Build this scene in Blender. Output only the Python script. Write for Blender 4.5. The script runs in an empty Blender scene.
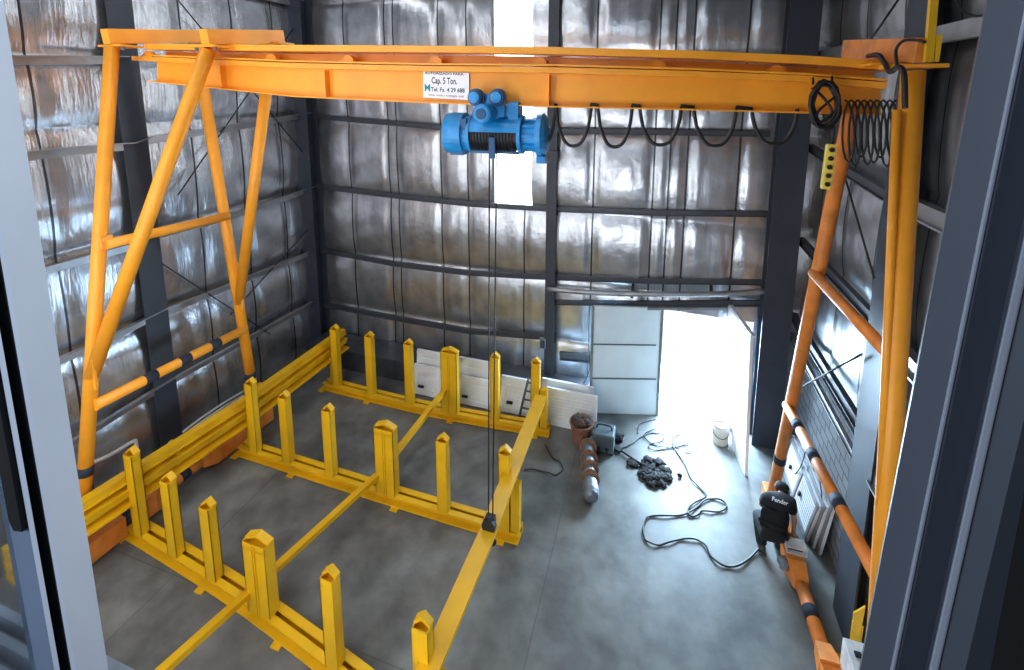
import bpy, bmesh, math, random
import numpy as np
from mathutils import Vector, Matrix, noise as mnoise
random.seed(7)
SC = bpy.context.scene
COL = SC.collection
# ------------------------------------------------------------------ camera, world, lights, exposure
EYE = 6.2
FPX, CY = 470.56, 164.456                      # focal length and principal row in pixels of the 1024x670 frame
PITCH, ROLL, YAW = -0.1533, -0.0014, 0.3066
def _rot():
    Rx = Matrix.Rotation(PITCH, 3, 'X'); Ry = Matrix.Rotation(ROLL, 3, 'Y'); Rz = Matrix.Rotation(YAW, 3, 'Z')
    return Rz @ Rx @ Ry
RW = _rot()
EYEP = Vector((0, 0, EYE))
cam_d = bpy.data.cameras.new('camera'); cam = bpy.data.objects.new('camera', cam_d); COL.objects.link(cam)
cam_d.sensor_fit = 'HORIZONTAL'; cam_d.sensor_width = 36.0
cam_d.lens = 36.0 * FPX / 1024; cam_d.shift_y = -(335 - CY) / 1024
cam_d.clip_start = 0.02; cam_d.clip_end = 300
cam.matrix_world = Matrix.Translation(EYEP) @ (RW @ Matrix.Rotation(math.pi / 2, 3, 'X')).to_4x4()
SC.camera = cam
vs = SC.view_settings
vs.view_transform = 'Standard'; vs.look = 'None'; vs.gamma = 1.0; vs.use_curve_mapping = False
vs.exposure = 0.36
W = bpy.data.worlds.new('sky'); SC.world = W; W.use_nodes = True
bg = W.node_tree.nodes['Background']; bg.inputs[0].default_value = (0.72, 0.86, 1.0, 1); bg.inputs[1].default_value = 2.2
def area(name, loc, target, sx, sy, power, rgb):
    l = bpy.data.lights.new(name, 'AREA'); l.shape = 'RECTANGLE'; l.size = sx; l.size_y = sy; l.energy = power; l.color = rgb
    o = bpy.data.objects.new(name, l); COL.objects.link(o); o.location = loc
    o.rotation_euler = (Vector(target) - Vector(loc)).to_track_quat('-Z', 'Y').to_euler()
    return o
area('daylight_through_doorway', (0.72, 9.8, 1.5), (0.4, 6.6, -0.6), 1.9, 2.4, 1000, (0.52, 0.76, 1.0))
area('daylight_in_office', (-1.5, -1.5, 6.9), (-0.65, 0.3, 6.0), 0.9, 0.9, 40, (0.82, 0.90, 1.0))
ROOF_FILL = 2.4                                  # strength of the unseen glowing roof panels added as fill light
WALLSTRIP = 7.0
FRONT_FILL = 4.8                                # strength of the glowing fill panels added in the front wall                                 # strength of the translucent wall sheet

# ------------------------------------------------------------------ pixel -> place helpers
def ray(x, y): return RW @ Vector(((x - 512) / FPX, 1, -(y - CY) / FPX))
def at(x, y, ax, v):
    r = ray(x, y); return EYEP + r * ((v - EYEP[ax]) / r[ax])
def FZ(x, y, z=0.0): return at(x, y, 2, z)
def FY(x, y, Y): return at(x, y, 1, Y)
def FX(x, y, X): return at(x, y, 0, X)
def FP(x, y, a, b):                             # on the upright plane through a and b
    s = Vector(b) - Vector(a); n = Vector((-s.y, s.x, 0)); r = ray(x, y)
    return EYEP + r * (n.dot(Vector(a) - EYEP) / n.dot(r))
def V(*a): return Vector(a)

# ------------------------------------------------------------------ materials
def nodes(name):
    m = bpy.data.materials.new(name); m.use_nodes = True
    nt = m.node_tree; b = nt.nodes['Principled BSDF']
    return m, nt, b
def N(nt, t, **k):
    n = nt.nodes.new(t)
    for a, v in k.items(): setattr(n, a, v)
    return n
def paint(name, rgb, rough=0.45, metal=0.0, var=0.12, scale=6.0, dirt=None, bump=0.0, spec=0.5):
    m, nt, b = nodes(name); L = nt.links.new
    tc = N(nt, 'ShaderNodeTexCoord'); nz = N(nt, 'ShaderNodeTexNoise'); nz.inputs['Scale'].default_value = scale; nz.inputs['Detail'].default_value = 5
    L(tc.outputs['Object'], nz.inputs['Vector'])
    mx = N(nt, 'ShaderNodeMix', data_type='RGBA')
    d = dirt or tuple(c * (1 - 2 * var) for c in rgb)
    u = tuple(min(1, c * (1 + var)) for c in rgb)
    mx.inputs[6].default_value = (*d, 1); mx.inputs[7].default_value = (*u, 1)
    rp = N(nt, 'ShaderNodeMapRange'); rp.inputs[1].default_value = 0.3; rp.inputs[2].default_value = 0.62
    L(nz.outputs[0], rp.inputs[0]); L(rp.outputs[0], mx.inputs[0]); L(mx.outputs[2], b.inputs['Base Color'])
    b.inputs['Roughness'].default_value = rough; b.inputs['Metallic'].default_value = metal
    b.inputs['Specular IOR Level'].default_value = spec
    if bump:
        bp = N(nt, 'ShaderNodeBump'); bp.inputs['Strength'].default_value = bump; bp.inputs['Distance'].default_value = 0.01
        L(nz.outputs[0], bp.inputs['Height']); L(bp.outputs[0], b.inputs['Normal'])
    return m
def lin(r, g, b):
    f = lambda c: (c / 255 / 12.92) if c / 255 <= 0.04045 else ((c / 255 + 0.055) / 1.055) ** 2.4
    return (f(r), f(g), f(b))
M = {}
M['orange'] = paint('orange_paint', lin(253, 165, 42), 0.4, var=0.05, scale=3, bump=0.05)
M['orange_muted'] = paint('muted_orange_paint', lin(222, 132, 52), 0.5, var=0.12, scale=5, bump=0.1)  # darker, less saturated than the main crane orange
M['yellow'] = paint('yellow_paint', lin(224, 172, 16), 0.42, var=0.05, scale=3, bump=0.05)
M['band'] = paint('dark_band_paint', lin(46, 52, 66), 0.75, spec=0.25)
M['blue'] = paint('blue_enamel', lin(36, 142, 208), 0.35, var=0.1, scale=9)
M['blue_dark'] = paint('dark_blue_enamel', lin(24, 78, 125), 0.4)
M['black'] = paint('black_rubber', lin(24, 25, 28), 0.5, var=0.1)
M['drum'] = paint('greasy_black_drum', lin(26, 26, 26), 0.35, metal=0.3)
M['steel'] = paint('column_grey_paint', lin(46, 53, 64), 0.5, var=0.1, scale=2)
M['girt'] = paint('galvanised_girt', lin(150, 152, 155), 0.38, metal=0.7, var=0.1, scale=4)
M['girt_dark'] = paint('dark_girt', lin(66, 70, 78), 0.45, metal=0.3, var=0.1)
M['wire'] = paint('dark_wire_rope', lin(40, 42, 46), 0.5, metal=0.4)
M['white'] = paint('white_sheet_metal', lin(226, 230, 234), 0.4, var=0.05, scale=3)
M['pale_door'] = paint('pale_door_sheet', lin(205, 220, 224), 0.45, var=0.04, scale=2)
M['seam'] = paint('dark_seam', lin(70, 82, 90), 0.6)
M['rust'] = paint('rusty_metal', lin(128, 96, 74), 0.7, var=0.25, scale=18)
M['grey_metal'] = paint('grey_metal', lin(128, 136, 146), 0.4, metal=0.5, var=0.1)
M['clay'] = paint('reddish_bucket', lin(140, 96, 80), 0.6, var=0.2, scale=9)
M['soil'] = paint('brown_rags', lin(82, 66, 58), 0.9, var=0.35, scale=25, bump=0.5)
M['bucket'] = paint('cream_bucket_plastic', lin(214, 204, 192), 0.45, var=0.08, scale=7)
M['charcoal'] = paint('charcoal_debris', lin(26, 26, 28), 0.9, var=0.3, scale=30, bump=0.6)
M['machine'] = paint('teal_grey_housing', lin(84, 100, 108), 0.5, var=0.15)
M['ivory'] = paint('white_housing', lin(205, 205, 205), 0.5, var=0.12, scale=9)
M['pendant'] = paint('pale_yellow_plastic', lin(238, 214, 90), 0.4, var=0.05)
M['sign'] = paint('white_sign', lin(245, 246, 250), 0.4, var=0.02)
M['ink'] = paint('dark_ink', lin(40, 36, 60), 0.6)
M['teal'] = paint('teal_ink', lin(30, 165, 170), 0.6)
M['pink'] = paint('pale_ink', lin(150, 120, 140), 0.6)
M['alu'] = paint('blue_grey_frame', lin(196, 204, 216), 0.42, var=0.05, scale=3)
M['alu_edge'] = paint('pale_frame_edge', lin(196, 208, 226), 0.35, var=0.04)
M['alu_dark'] = paint('dark_blue_grey_frame', lin(72, 79, 92), 0.42, var=0.06, scale=2)
M['alu_stile'] = paint('blue_grey_stile', lin(118, 136, 164), 0.42, var=0.05)
M['bead'] = paint('grey_frame_ridge', lin(152, 162, 178), 0.4, var=0.04)
M['gasket'] = paint('black_gasket', lin(14, 15, 18), 0.8)
M['skin'] = paint('skin', lin(186, 136, 108), 0.55, var=0.05)
M['shirt'] = paint('black_cotton', lin(18, 19, 24), 0.85, var=0.1, scale=20)
M['trousers'] = paint('dark_work_cloth', lin(26, 30, 36), 0.85, var=0.2, scale=12)
M['cap'] = paint('dark_cap', lin(30, 30, 33), 0.8)
M['hair'] = paint('dark_hair', lin(26, 22, 20), 0.6)
M['boot'] = paint('grey_boot', lin(70, 74, 78), 0.7)
M['logo'] = paint('white_print', lin(215, 218, 225), 0.6, var=0.02)
M['pvc'] = paint('white_conduit', lin(206, 210, 212), 0.4, var=0.05)
M['roof'] = paint('grey_roof_sheet', lin(120, 124, 130), 0.5, metal=0.3)
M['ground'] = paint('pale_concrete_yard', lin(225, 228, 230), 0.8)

def emit(name, rgb, s):
    m, nt, b = nodes(name)
    b.inputs['Base Color'].default_value = (0.8, 0.8, 0.8, 1); b.inputs['Emission Color'].default_value = (*rgb, 1); b.inputs['Emission Strength'].default_value = s
    return m
M['roof_fill'] = emit('added_roof_glow', (0.92, 0.96, 1.0), ROOF_FILL)
M['front_fill'] = emit('added_front_glow', (0.95, 0.97, 1.0), FRONT_FILL)
M['wall_light'] = emit('translucent_wall_sheet', (0.92, 0.97, 1.0), WALLSTRIP)

def glass():
    m, nt, b = nodes('window_glass')
    b.inputs['Base Color'].default_value = (0.75, 0.85, 0.92, 1); b.inputs['Roughness'].default_value = 0.02
    b.inputs['Transmission Weight'].default_value = 1.0; b.inputs['IOR'].default_value = 1.45
    return m
M['glass'] = glass()

def concrete():
    m, nt, b = nodes('concrete_floor'); L = nt.links.new
    tc = N(nt, 'ShaderNodeTexCoord')
    n1 = N(nt, 'ShaderNodeTexNoise'); n1.inputs['Scale'].default_value = 0.7; n1.inputs['Detail'].default_value = 7; n1.inputs['Roughness'].default_value = 0.62
    n2 = N(nt, 'ShaderNodeTexNoise'); n2.inputs['Scale'].default_value = 2.6; n2.inputs['Detail'].default_value = 8; n2.inputs['Distortion'].default_value = 0.25
    n3 = N(nt, 'ShaderNodeTexNoise'); n3.inputs['Scale'].default_value = 40; n3.inputs['Detail'].default_value = 4
    for n in (n1, n2, n3): L(tc.outputs['Object'], n.inputs['Vector'])
    cr = N(nt, 'ShaderNodeValToRGB'); e = cr.color_ramp.elements
    e[0].position = 0.34; e[0].color = (*lin(78, 80, 79), 1); e[1].position = 0.62; e[1].color = (*lin(124, 126, 123), 1)
    L(n1.outputs[0], cr.inputs[0])
    c2 = N(nt, 'ShaderNodeValToRGB'); e = c2.color_ramp.elements
    e[0].position = 0.36; e[0].color = (0.55, 0.55, 0.55, 1); e[1].position = 0.6; e[1].color = (1, 1, 1, 1)
    L(n2.outputs[0], c2.inputs[0])
    mu = N(nt, 'ShaderNodeMix', data_type='RGBA', blend_type='MULTIPLY'); mu.inputs[0].default_value = 0.75
    L(cr.outputs[0], mu.inputs[6]); L(c2.outputs[0], mu.inputs[7])
    # saw-cut joints every 4.6 m
    sp = N(nt, 'ShaderNodeSeparateXYZ'); L(tc.outputs['Object'], sp.inputs[0])
    ms = []
    for ax, off in ((0, 1.15), (1, 0.95)):
        a = N(nt, 'ShaderNodeMath', operation='ADD'); a.inputs[1].default_value = off + 46; L(sp.outputs[ax], a.inputs[0])
        mo = N(nt, 'ShaderNodeMath', operation='MODULO'); mo.inputs[1].default_value = 4.6; L(a.outputs[0], mo.inputs[0])
        lt = N(nt, 'ShaderNodeMath', operation='LESS_THAN'); lt.inputs[1].default_value = 0.012; L(mo.outputs[0], lt.inputs[0]); ms.append(lt)
    mxm = N(nt, 'ShaderNodeMath', operation='MAXIMUM'); L(ms[0].outputs[0], mxm.inputs[0]); L(ms[1].outputs[0], mxm.inputs[1])
    jm = N(nt, 'ShaderNodeMix', data_type='RGBA'); jm.inputs[7].default_value = (*lin(60, 62, 64), 1)
    sc = N(nt, 'ShaderNodeMath', operation='MULTIPLY'); sc.inputs[1].default_value = 0.6; L(mxm.outputs[0], sc.inputs[0])
    L(sc.outputs[0], jm.inputs[0]); L(mu.outputs[2], jm.inputs[6]); L(jm.outputs[2], b.inputs['Base Color'])
    rr = N(nt, 'ShaderNodeMapRange'); rr.inputs[3].default_value = 0.36; rr.inputs[4].default_value = 0.62; L(n2.outputs[0], rr.inputs[0]); L(rr.outputs[0], b.inputs['Roughness'])
    bp = N(nt, 'ShaderNodeBump'); bp.inputs['Strength'].default_value = 0.12; bp.inputs['Distance'].default_value = 0.004
    L(n3.outputs[0], bp.inputs['Height']); L(bp.outputs[0], b.inputs['Normal'])
    return m
M['concrete'] = concrete()

def foil(name, rgb, rough, streak, seams=(), axis=0, fine=11.0):
    """Silver insulation facing: metallic, creased along the fall of the sheet."""
    m, nt, b = nodes(name); L = nt.links.new
    tc = N(nt, 'ShaderNodeTexCoord'); mp = N(nt, 'ShaderNodeMapping'); mp.inputs['Scale'].default_value = (1, 1, 0.09)
    L(tc.outputs['Object'], mp.inputs['Vector'])
    n1 = N(nt, 'ShaderNodeTexNoise'); n1.inputs['Scale'].default_value = fine; n1.inputs['Detail'].default_value = 6; n1.inputs['Distortion'].default_value = 0.6
    L(mp.outputs[0], n1.inputs['Vector'])
    n2 = N(nt, 'ShaderNodeTexNoise'); n2.inputs['Scale'].default_value = 3.0; n2.inputs['Detail'].default_value = 5
    L(tc.outputs['Object'], n2.inputs['Vector'])
    mx = N(nt, 'ShaderNodeMix', data_type='RGBA'); mx.inputs[6].default_value = (*[c * 0.72 for c in rgb], 1); mx.inputs[7].default_value = (*rgb, 1)
    rp = N(nt, 'ShaderNodeMapRange'); rp.inputs[1].default_value = 0.35; rp.inputs[2].default_value = 0.6
    L(n2.outputs[0], rp.inputs[0]); L(rp.outputs[0], mx.inputs[0]); last = mx.outputs[2]
    if seams:                                         # taped joints between the insulation sheets
        sp = N(nt, 'ShaderNodeSeparateXYZ'); L(tc.outputs['Object'], sp.inputs[0]); acc = None
        for c in seams:
            cmp = N(nt, 'ShaderNodeMath', operation='COMPARE'); cmp.inputs[1].default_value = c; cmp.inputs[2].default_value = 0.016; L(sp.outputs[axis], cmp.inputs[0])
            if acc is None: acc = cmp
            else:
                ad = N(nt, 'ShaderNodeMath', operation='MAXIMUM'); L(acc.outputs[0], ad.inputs[0]); L(cmp.outputs[0], ad.inputs[1]); acc = ad
        sm = N(nt, 'ShaderNodeMix', data_type='RGBA'); sm.inputs[7].default_value = (*lin(74, 76, 80), 1)
        L(acc.outputs[0], sm.inputs[0]); L(last, sm.inputs[6]); last = sm.outputs[2]
    L(last, b.inputs['Base Color'])
    b.inputs['Metallic'].default_value = 0.85; b.inputs['Roughness'].default_value = rough
    b1 = N(nt, 'ShaderNodeBump'); b1.inputs['Strength'].default_value = streak; b1.inputs['Distance'].default_value = 0.03; L(n1.outputs[0], b1.inputs['Height'])
    b2 = N(nt, 'ShaderNodeBump'); b2.inputs['Strength'].default_value = 0.22; b2.inputs['Distance'].default_value = 0.08; L(n2.outputs[0], b2.inputs['Height'])
    L(b1.outputs[0], b2.inputs['Normal']); L(b2.outputs[0], b.inputs['Normal'])
    return m
def blockwork():
    m, nt, b = nodes('grey_blockwork'); L = nt.links.new
    tc = N(nt, 'ShaderNodeTexCoord'); sp = N(nt, 'ShaderNodeSeparateXYZ'); cb = N(nt, 'ShaderNodeCombineXYZ')
    L(tc.outputs['Object'], sp.inputs[0]); L(sp.outputs[1], cb.inputs[0]); L(sp.outputs[2], cb.inputs[1])
    br = N(nt, 'ShaderNodeTexBrick'); br.inputs['Scale'].default_value = 1.0; br.inputs['Brick Width'].default_value = 0.30; br.inputs['Row Height'].default_value = 0.15
    br.inputs['Mortar Size'].default_value = 0.012
    br.inputs['Color1'].default_value = (*lin(118, 122, 126), 1); br.inputs['Color2'].default_value = (*lin(100, 104, 110), 1); br.inputs['Mortar'].default_value = (*lin(60, 63, 68), 1)
    L(cb.outputs[0], br.inputs['Vector']); L(br.outputs['Color'], b.inputs['Base Color']); b.inputs['Roughness'].default_value = 0.85
    bp = N(nt, 'ShaderNodeBump'); bp.inputs['Strength'].default_value = 0.7; bp.inputs['Distance'].default_value = 0.01; bp.invert = True
    L(br.outputs['Fac'], bp.inputs['Height']); L(bp.outputs[0], b.inputs['Normal'])
    return m
M['block'] = blockwork()

# ------------------------------------------------------------------ mesh builder
class MB:
    def __init__(s): s.v = []; s.f = []; s.sm = []
    def add(s, vs, fs, smooth=False):
        o = len(s.v); s.v += [tuple(p) for p in vs]
        for f in fs: s.f.append(tuple(i + o for i in f)); s.sm.append(smooth)
        return s
    def box(s, c, size, R=None):
        c = Vector(c); h = [x / 2 for x in size]; R = R or Matrix.Identity(3); vs = []
        for z in (-1, 1):
            for x, y in ((-1, -1), (1, -1), (1, 1), (-1, 1)): vs.append(c + R @ Vector((x * h[0], y * h[1], z * h[2])))
        return s.add(vs, [(3, 2, 1, 0), (4, 5, 6, 7), (0, 1, 5, 4), (1, 2, 6, 5), (2, 3, 7, 6), (3, 0, 4, 7)])
    def span(s, a, b): # axis-aligned box between two corners
        a, b = Vector(a), Vector(b); return s.box((a + b) / 2, [abs(x) for x in (b - a)])
    def bar(s, p, q, w, h, up=(0, 0, 1), off=(0, 0)):
        p, q = Vector(p), Vector(q); z = (q - p).normalized(); x = z.cross(Vector(up))
        if x.length < 1e-5: x = z.cross(Vector((1, 0, 0)))
        x.normalize(); y = x.cross(z).normalized(); R = Matrix((x, y, z)).transposed()
        return s.box((p + q) / 2 + x * off[0] + y * off[1], (w, h, (q - p).length), R)
    def extrude(s, prof, path, up=(0, 0, 1), cap=True):
        """sweep a closed 2-D profile (across, up) along a polyline"""
        path = [Vector(p) for p in path]; n = len(prof); vs = []; fs = []
        for i, p in enumerate(path):
            t = (path[min(i + 1, len(path) - 1)] - path[max(i - 1, 0)]).normalized()
            x = t.cross(Vector(up)).normalized(); y = x.cross(t).normalized()
            vs += [p + x * a + y * b for a, b in prof]
        for i in range(len(path) - 1):
            for k in range(n): fs.append((i * n + k, i * n + (k + 1) % n, (i + 1) * n + (k + 1) % n, (i + 1) * n + k))
        if cap: fs += [tuple(range(n))[::-1], tuple((len(path) - 1) * n + k for k in range(n))]
        return s.add(vs, fs)
    def tube(s, path, r, seg=12, cap=True, closed=False):
        path = [Vector(p) for p in path]; m = len(path); rs = r if isinstance(r, (list, tuple)) else [r] * m; vs = []; fs = []
        x = None
        for i, p in enumerate(path):
            a = path[(i - 1) % m] if closed else path[max(i - 1, 0)]; b = path[(i + 1) % m] if closed else path[min(i + 1, m - 1)]
            t = (b - a).normalized()
            if x is None:
                x = t.cross(Vector((0, 0, 1)))
                if x.length < 0.05: x = t.cross(Vector((0, 1, 0)))
            x = (x - t * x.dot(t)).normalized(); y = t.cross(x)
            vs += [p + (x * math.cos(k * 2 * math.pi / seg) + y * math.sin(k * 2 * math.pi / seg)) * rs[i] for k in range(seg)]
        for i in range(m if closed else m - 1):
            j = (i + 1) % m
            for k in range(seg): fs.append((i * seg + k, i * seg + (k + 1) % seg, j * seg + (k + 1) % seg, j * seg + k))
        s.add(vs, fs, True)
        if cap and not closed:
            o = len(s.v) - len(vs); s.f += [tuple(o + k for k in range(seg))[::-1], tuple(o + (m - 1) * seg + k for k in range(seg))]; s.sm += [False, False]
        return s
    def lathe(s, prof, c=(0, 0, 0), axis=(0, 0, 1), seg=24):
        """prof: list of (radius, distance along the axis)"""
        c = Vector(c); t = Vector(axis).normalized(); x = t.cross(Vector((0, 0, 1)))
        if x.length < 0.05: x = Vector((1, 0, 0))
        x.normalize(); y = t.cross(x); vs = []; fs = []
        for r, h in prof: vs += [c + t * h + (x * math.cos(k * 2 * math.pi / seg) + y * math.sin(k * 2 * math.pi / seg)) * r for k in range(seg)]
        for i in range(len(prof) - 1):
            for k in range(seg): fs.append((i * seg + k, i * seg + (k + 1) % seg, (i + 1) * seg + (k + 1) % seg, (i + 1) * seg + k))
        s.add(vs, fs, False)
        o = len(s.v) - len(vs)
        s.f += [tuple(o + k for k in range(seg))[::-1], tuple(o + (len(prof) - 1) * seg + k for k in range(seg))]; s.sm += [False, False]
        return s
    def prism(s, pts, dvec):
        """a flat polygon pushed along dvec"""
        n = len(pts); d = Vector(dvec); vs = [Vector(p) for p in pts] + [Vector(p) + d for p in pts]
        return s.add(vs, [tuple(range(n))[::-1], tuple(range(n, 2 * n))] + [(k, (k + 1) % n, n + (k + 1) % n, n + k) for k in range(n)])
    def blob(s, c, r, seed=0, amp=0.3, freq=3.0, sub=3):
        bm = bmesh.new(); bmesh.ops.create_icosphere(bm, subdivisions=sub, radius=1.0); r = r if isinstance(r, (tuple, list)) else (r, r, r)
        vs = []
        for v in bm.verts:
            k = 1 + amp * mnoise.noise(v.co * freq + Vector((seed * 7.1, seed * 3.3, 0)))
            vs.append(Vector(c) + Vector((v.co.x * r[0] * k, v.co.y * r[1] * k, v.co.z * r[2] * k)))
        s.add(vs, [tuple(v.index for v in f.verts) for f in bm.faces], True); bm.free(); return s
def wpos(o): return o.matrix_world.translation if o.parent is None else Vector(o['_base'])
def obj(name, mb, mat, parent=None, base=None, bevel=0.0, mats=None):
    """one mesh object; vertices are given in world coordinates"""
    b = Vector(base) if base is not None else (Vector(parent['_base']) if parent else Vector((0, 0, 0)))
    me = bpy.data.meshes.new(name); me.from_pydata([Vector(v) - b for v in mb.v], [], mb.f); me.update()
    bm = bmesh.new(); bm.from_mesh(me); bmesh.ops.recalc_face_normals(bm, faces=bm.faces); bm.to_mesh(me); bm.free()
    for p, sm in zip(me.polygons, mb.sm): p.use_smooth = sm
    for m in (mats or [mat]): me.materials.append(M[m] if isinstance(m, str) else m)
    o = bpy.data.objects.new(name, me); COL.objects.link(o)
    if parent:
        o.parent = parent; o.location = b - Vector(parent['_base'])
    else: o.location = b
    o['_base'] = list(b)
    if bevel:
        bv = o.modifiers.new('edge', 'BEVEL'); bv.width = bevel; bv.segments = 2; bv.limit_method = 'ANGLE'; bv.angle_limit = math.radians(40)
    return o
def thing(name, label, cat, base, group=None):
    o = bpy.data.objects.new(name, None); COL.objects.link(o); o.location = base; o['_base'] = list(base); o.empty_display_size = 0.1
    return tag(o, label, cat, group)
def tag(o, label, cat, group=None):
    o['label'] = label; o['category'] = cat
    if group: o['group'] = group
    return o
def struct(o, label=None):
    o['kind'] = 'structure'
    if label: o['label'] = label
    return o
def smooth_path(pts, n=8, closed=False):
    pts = [Vector(p) for p in pts]; out = []; m = len(pts)
    for i in range(m if closed else m - 1):
        if closed: p0, p1, p2, p3 = pts[i - 1], pts[i], pts[(i + 1) % m], pts[(i + 2) % m]
        else: p0, p1, p2, p3 = pts[max(i - 1, 0)], pts[i], pts[i + 1], pts[min(i + 2, m - 1)]
        for k in range(n):
            t = k / n
            out.append(0.5 * (2 * p1 + (p2 - p0) * t + (2 * p0 - 5 * p1 + 4 * p2 - p3) * t * t + (3 * p1 - p0 - 3 * p2 + p3) * t ** 3))
    if not closed: out.append(pts[-1])
    return out
def text_mesh(mb, body, origin, right, up, size, shear=0.0, lift=0.003, width=None):
    """lettering as mesh, laid on a plane given by right / up vectors"""
    c = bpy.data.curves.new('lettering', 'FONT'); c.body = body; c.size = 1.0; c.shear = shear; c.offset = 0.018; c.extrude = 0.0; c.resolution_u = 3
    o = bpy.data.objects.new('lettering_tmp', c); COL.objects.link(o); bpy.context.view_layer.update()
    me = o.to_mesh(); r, u = Vector(right).normalized(), Vector(up).normalized(); n = r.cross(u).normalized()
    xs = [v.co.x for v in me.vertices]; kx = size if width is None else width / max(1e-6, max(xs) - min(xs)); x0 = min(xs)
    vs = [Vector(origin) + r * (v.co.x - x0) * kx + u * v.co.y * size + n * lift for v in me.vertices]
    mb.add(vs, [tuple(p.vertices) for p in me.polygons]); o.to_mesh_clear(); bpy.data.objects.remove(o); bpy.data.curves.remove(c)
    return mb

# ================================================================== THE SETTING
XL, XR = -7.85, 2.52            # foil faces of the side walls
BA, BB = V(XL, 9.0, 0), V(XR, 8.86, 0)        # foil face of the back wall (slightly skewed in plan)
ROOF = 9.2
def back_y(x): return BA.y + (x - BA.x) * (BB.y - BA.y) / (BB.x - BA.x)
fl = MB(); fl.span((XL - .3, -3.2, -0.2), (XR + .3, 9.12, 0.0))
struct(obj('floor', fl, 'concrete'))
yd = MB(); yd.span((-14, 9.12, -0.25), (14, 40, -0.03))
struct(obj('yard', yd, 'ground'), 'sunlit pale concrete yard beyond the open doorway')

def foil_wall(name, a, b, inward, levels, seams, mat, seed, holes=(), u_of=None, amp=0.10, res=0.055):
    """quilted insulation between girts: bulges towards the room, pinched at each girt and at the vertical seams"""
    a, b = Vector(a), Vector(b); L = (b - a).length; t = (b - a).normalized(); n = Vector(inward).normalized()
    nu = int(L / res); z0, z1 = levels[0], levels[-1]; nz = int((z1 - z0) / res); vs = []; fs = []
    for j in range(nz + 1):
        z = z0 + (z1 - z0) * j / nz
        k = max(i for i in range(len(levels) - 1) if levels[i] <= z + 1e-6); f = (z - levels[k]) / (levels[k + 1] - levels[k])
        pil = max(0.0, math.sin(math.pi * min(1, max(0, f)))) ** 0.55
        for i in range(nu + 1):
            u = L * i / nu
            ds = min(abs(u - s) for s in seams); pinch = 0.55 + 0.45 * min(1, ds / 0.16)
            w = mnoise.noise(V(u * 1.3 + seed, z * 0.55, k * 3.7 + seed)) * 0.026 + mnoise.noise(V(u * 4.3, z * 0.7 + k * 5, seed)) * 0.010 + mnoise.noise(V(u * 9.0, z * 0.45 + k * 9, seed + 4)) * 0.005
            dd = pil * (amp * pinch + w) + (0.012 if ds < 0.03 else 0)
            vs.append(a + t * u + V(0, 0, z) + n * dd)
    for j in range(nz):
        for i in range(nu):
            u, z = L * (i + .5) / nu, z0 + (z1 - z0) * (j + .5) / nz
            if any(h[0] < u < h[2] and h[1] < z < h[3] for h in holes): continue
            q = j * (nu + 1) + i; fs.append((q, q + 1, q + nu + 2, q + nu + 1))
    mb = MB(); mb.add(vs, fs, True)
    return struct(obj(name, mb, mat))
LZ = [0.0] + [FP(540, y, BA, BB).z for y in (335.5, 275.5, 208.5, 129.5)] + [6.9, 8.1, ROOF]
tdir = (BB - BA).normalized(); nback = V(-tdir.y, tdir.x, 0) * -1
def bu(x): return (x - BA.x) / tdir.x                   # distance along the back wall at world x
STRIP = (bu(FP(495, 200, BA, BB).x), bu(FP(533, 200, BA, BB).x))
zs = FP(513, 209, BA, BB).z
DOOR = (-1.15, 1.75, 2.15)                              # doorway opening in the back wall: x0, x1, top
seams_b = [bu(FP(x, 250, BA, BB).x) for x in (356, 394, 402, 444, 470, 525, 592, 650, 665, 682, 732)]
M['foil'] = foil('foil_insulation', lin(188, 191, 197), 0.28, 0.14, [BA.x + u * tdir.x for u in seams_b], 0, 9.0)
w_back = foil_wall('wall_back', BA, BB, nback, LZ, seams_b, 'foil', 3.0, holes=[(bu(DOOR[0]), -1, bu(DOOR[1]), DOOR[2]), (STRIP[0], zs, STRIP[1], ROOF)])
seams_l = [2.4, 3.4, 4.4, 5.5, 6.6, 7.6, 8.6, 9.6, 10.6, 11.6]
M['foil_left'] = foil('foil_insulation_creased', lin(194, 197, 203), 0.27, 0.26, [-1.5 + u for u in seams_l], 1, 22.0)
seams_r = [1.2, 2.4, 3.5, 4.6, 5.7, 6.8, 7.8, 8.8, 9.8]
M['foil_right'] = foil('foil_insulation_right', lin(182, 183, 186), 0.33, 0.16, [-1.5 + u for u in seams_r], 1, 9.0)
w_left = foil_wall('wall_left', V(XL, -1.5, 0), V(XL, 9.0, 0), (1, 0, 0), [0] + [FX(313, y, XL + .2).z for y in (303, 252, 188, 114)] + [6.7, 8.1, ROOF], seams_l, 'foil_left', 11.0)
w_right = foil_wall('wall_right', V(XR, -1.5, 0), V(XR, 8.86, 0), (-1, 0, 0), [2.05, 3.72, 5.25, 6.75, 8.1, ROOF], seams_r, 'foil_right', 23.0)
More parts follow.
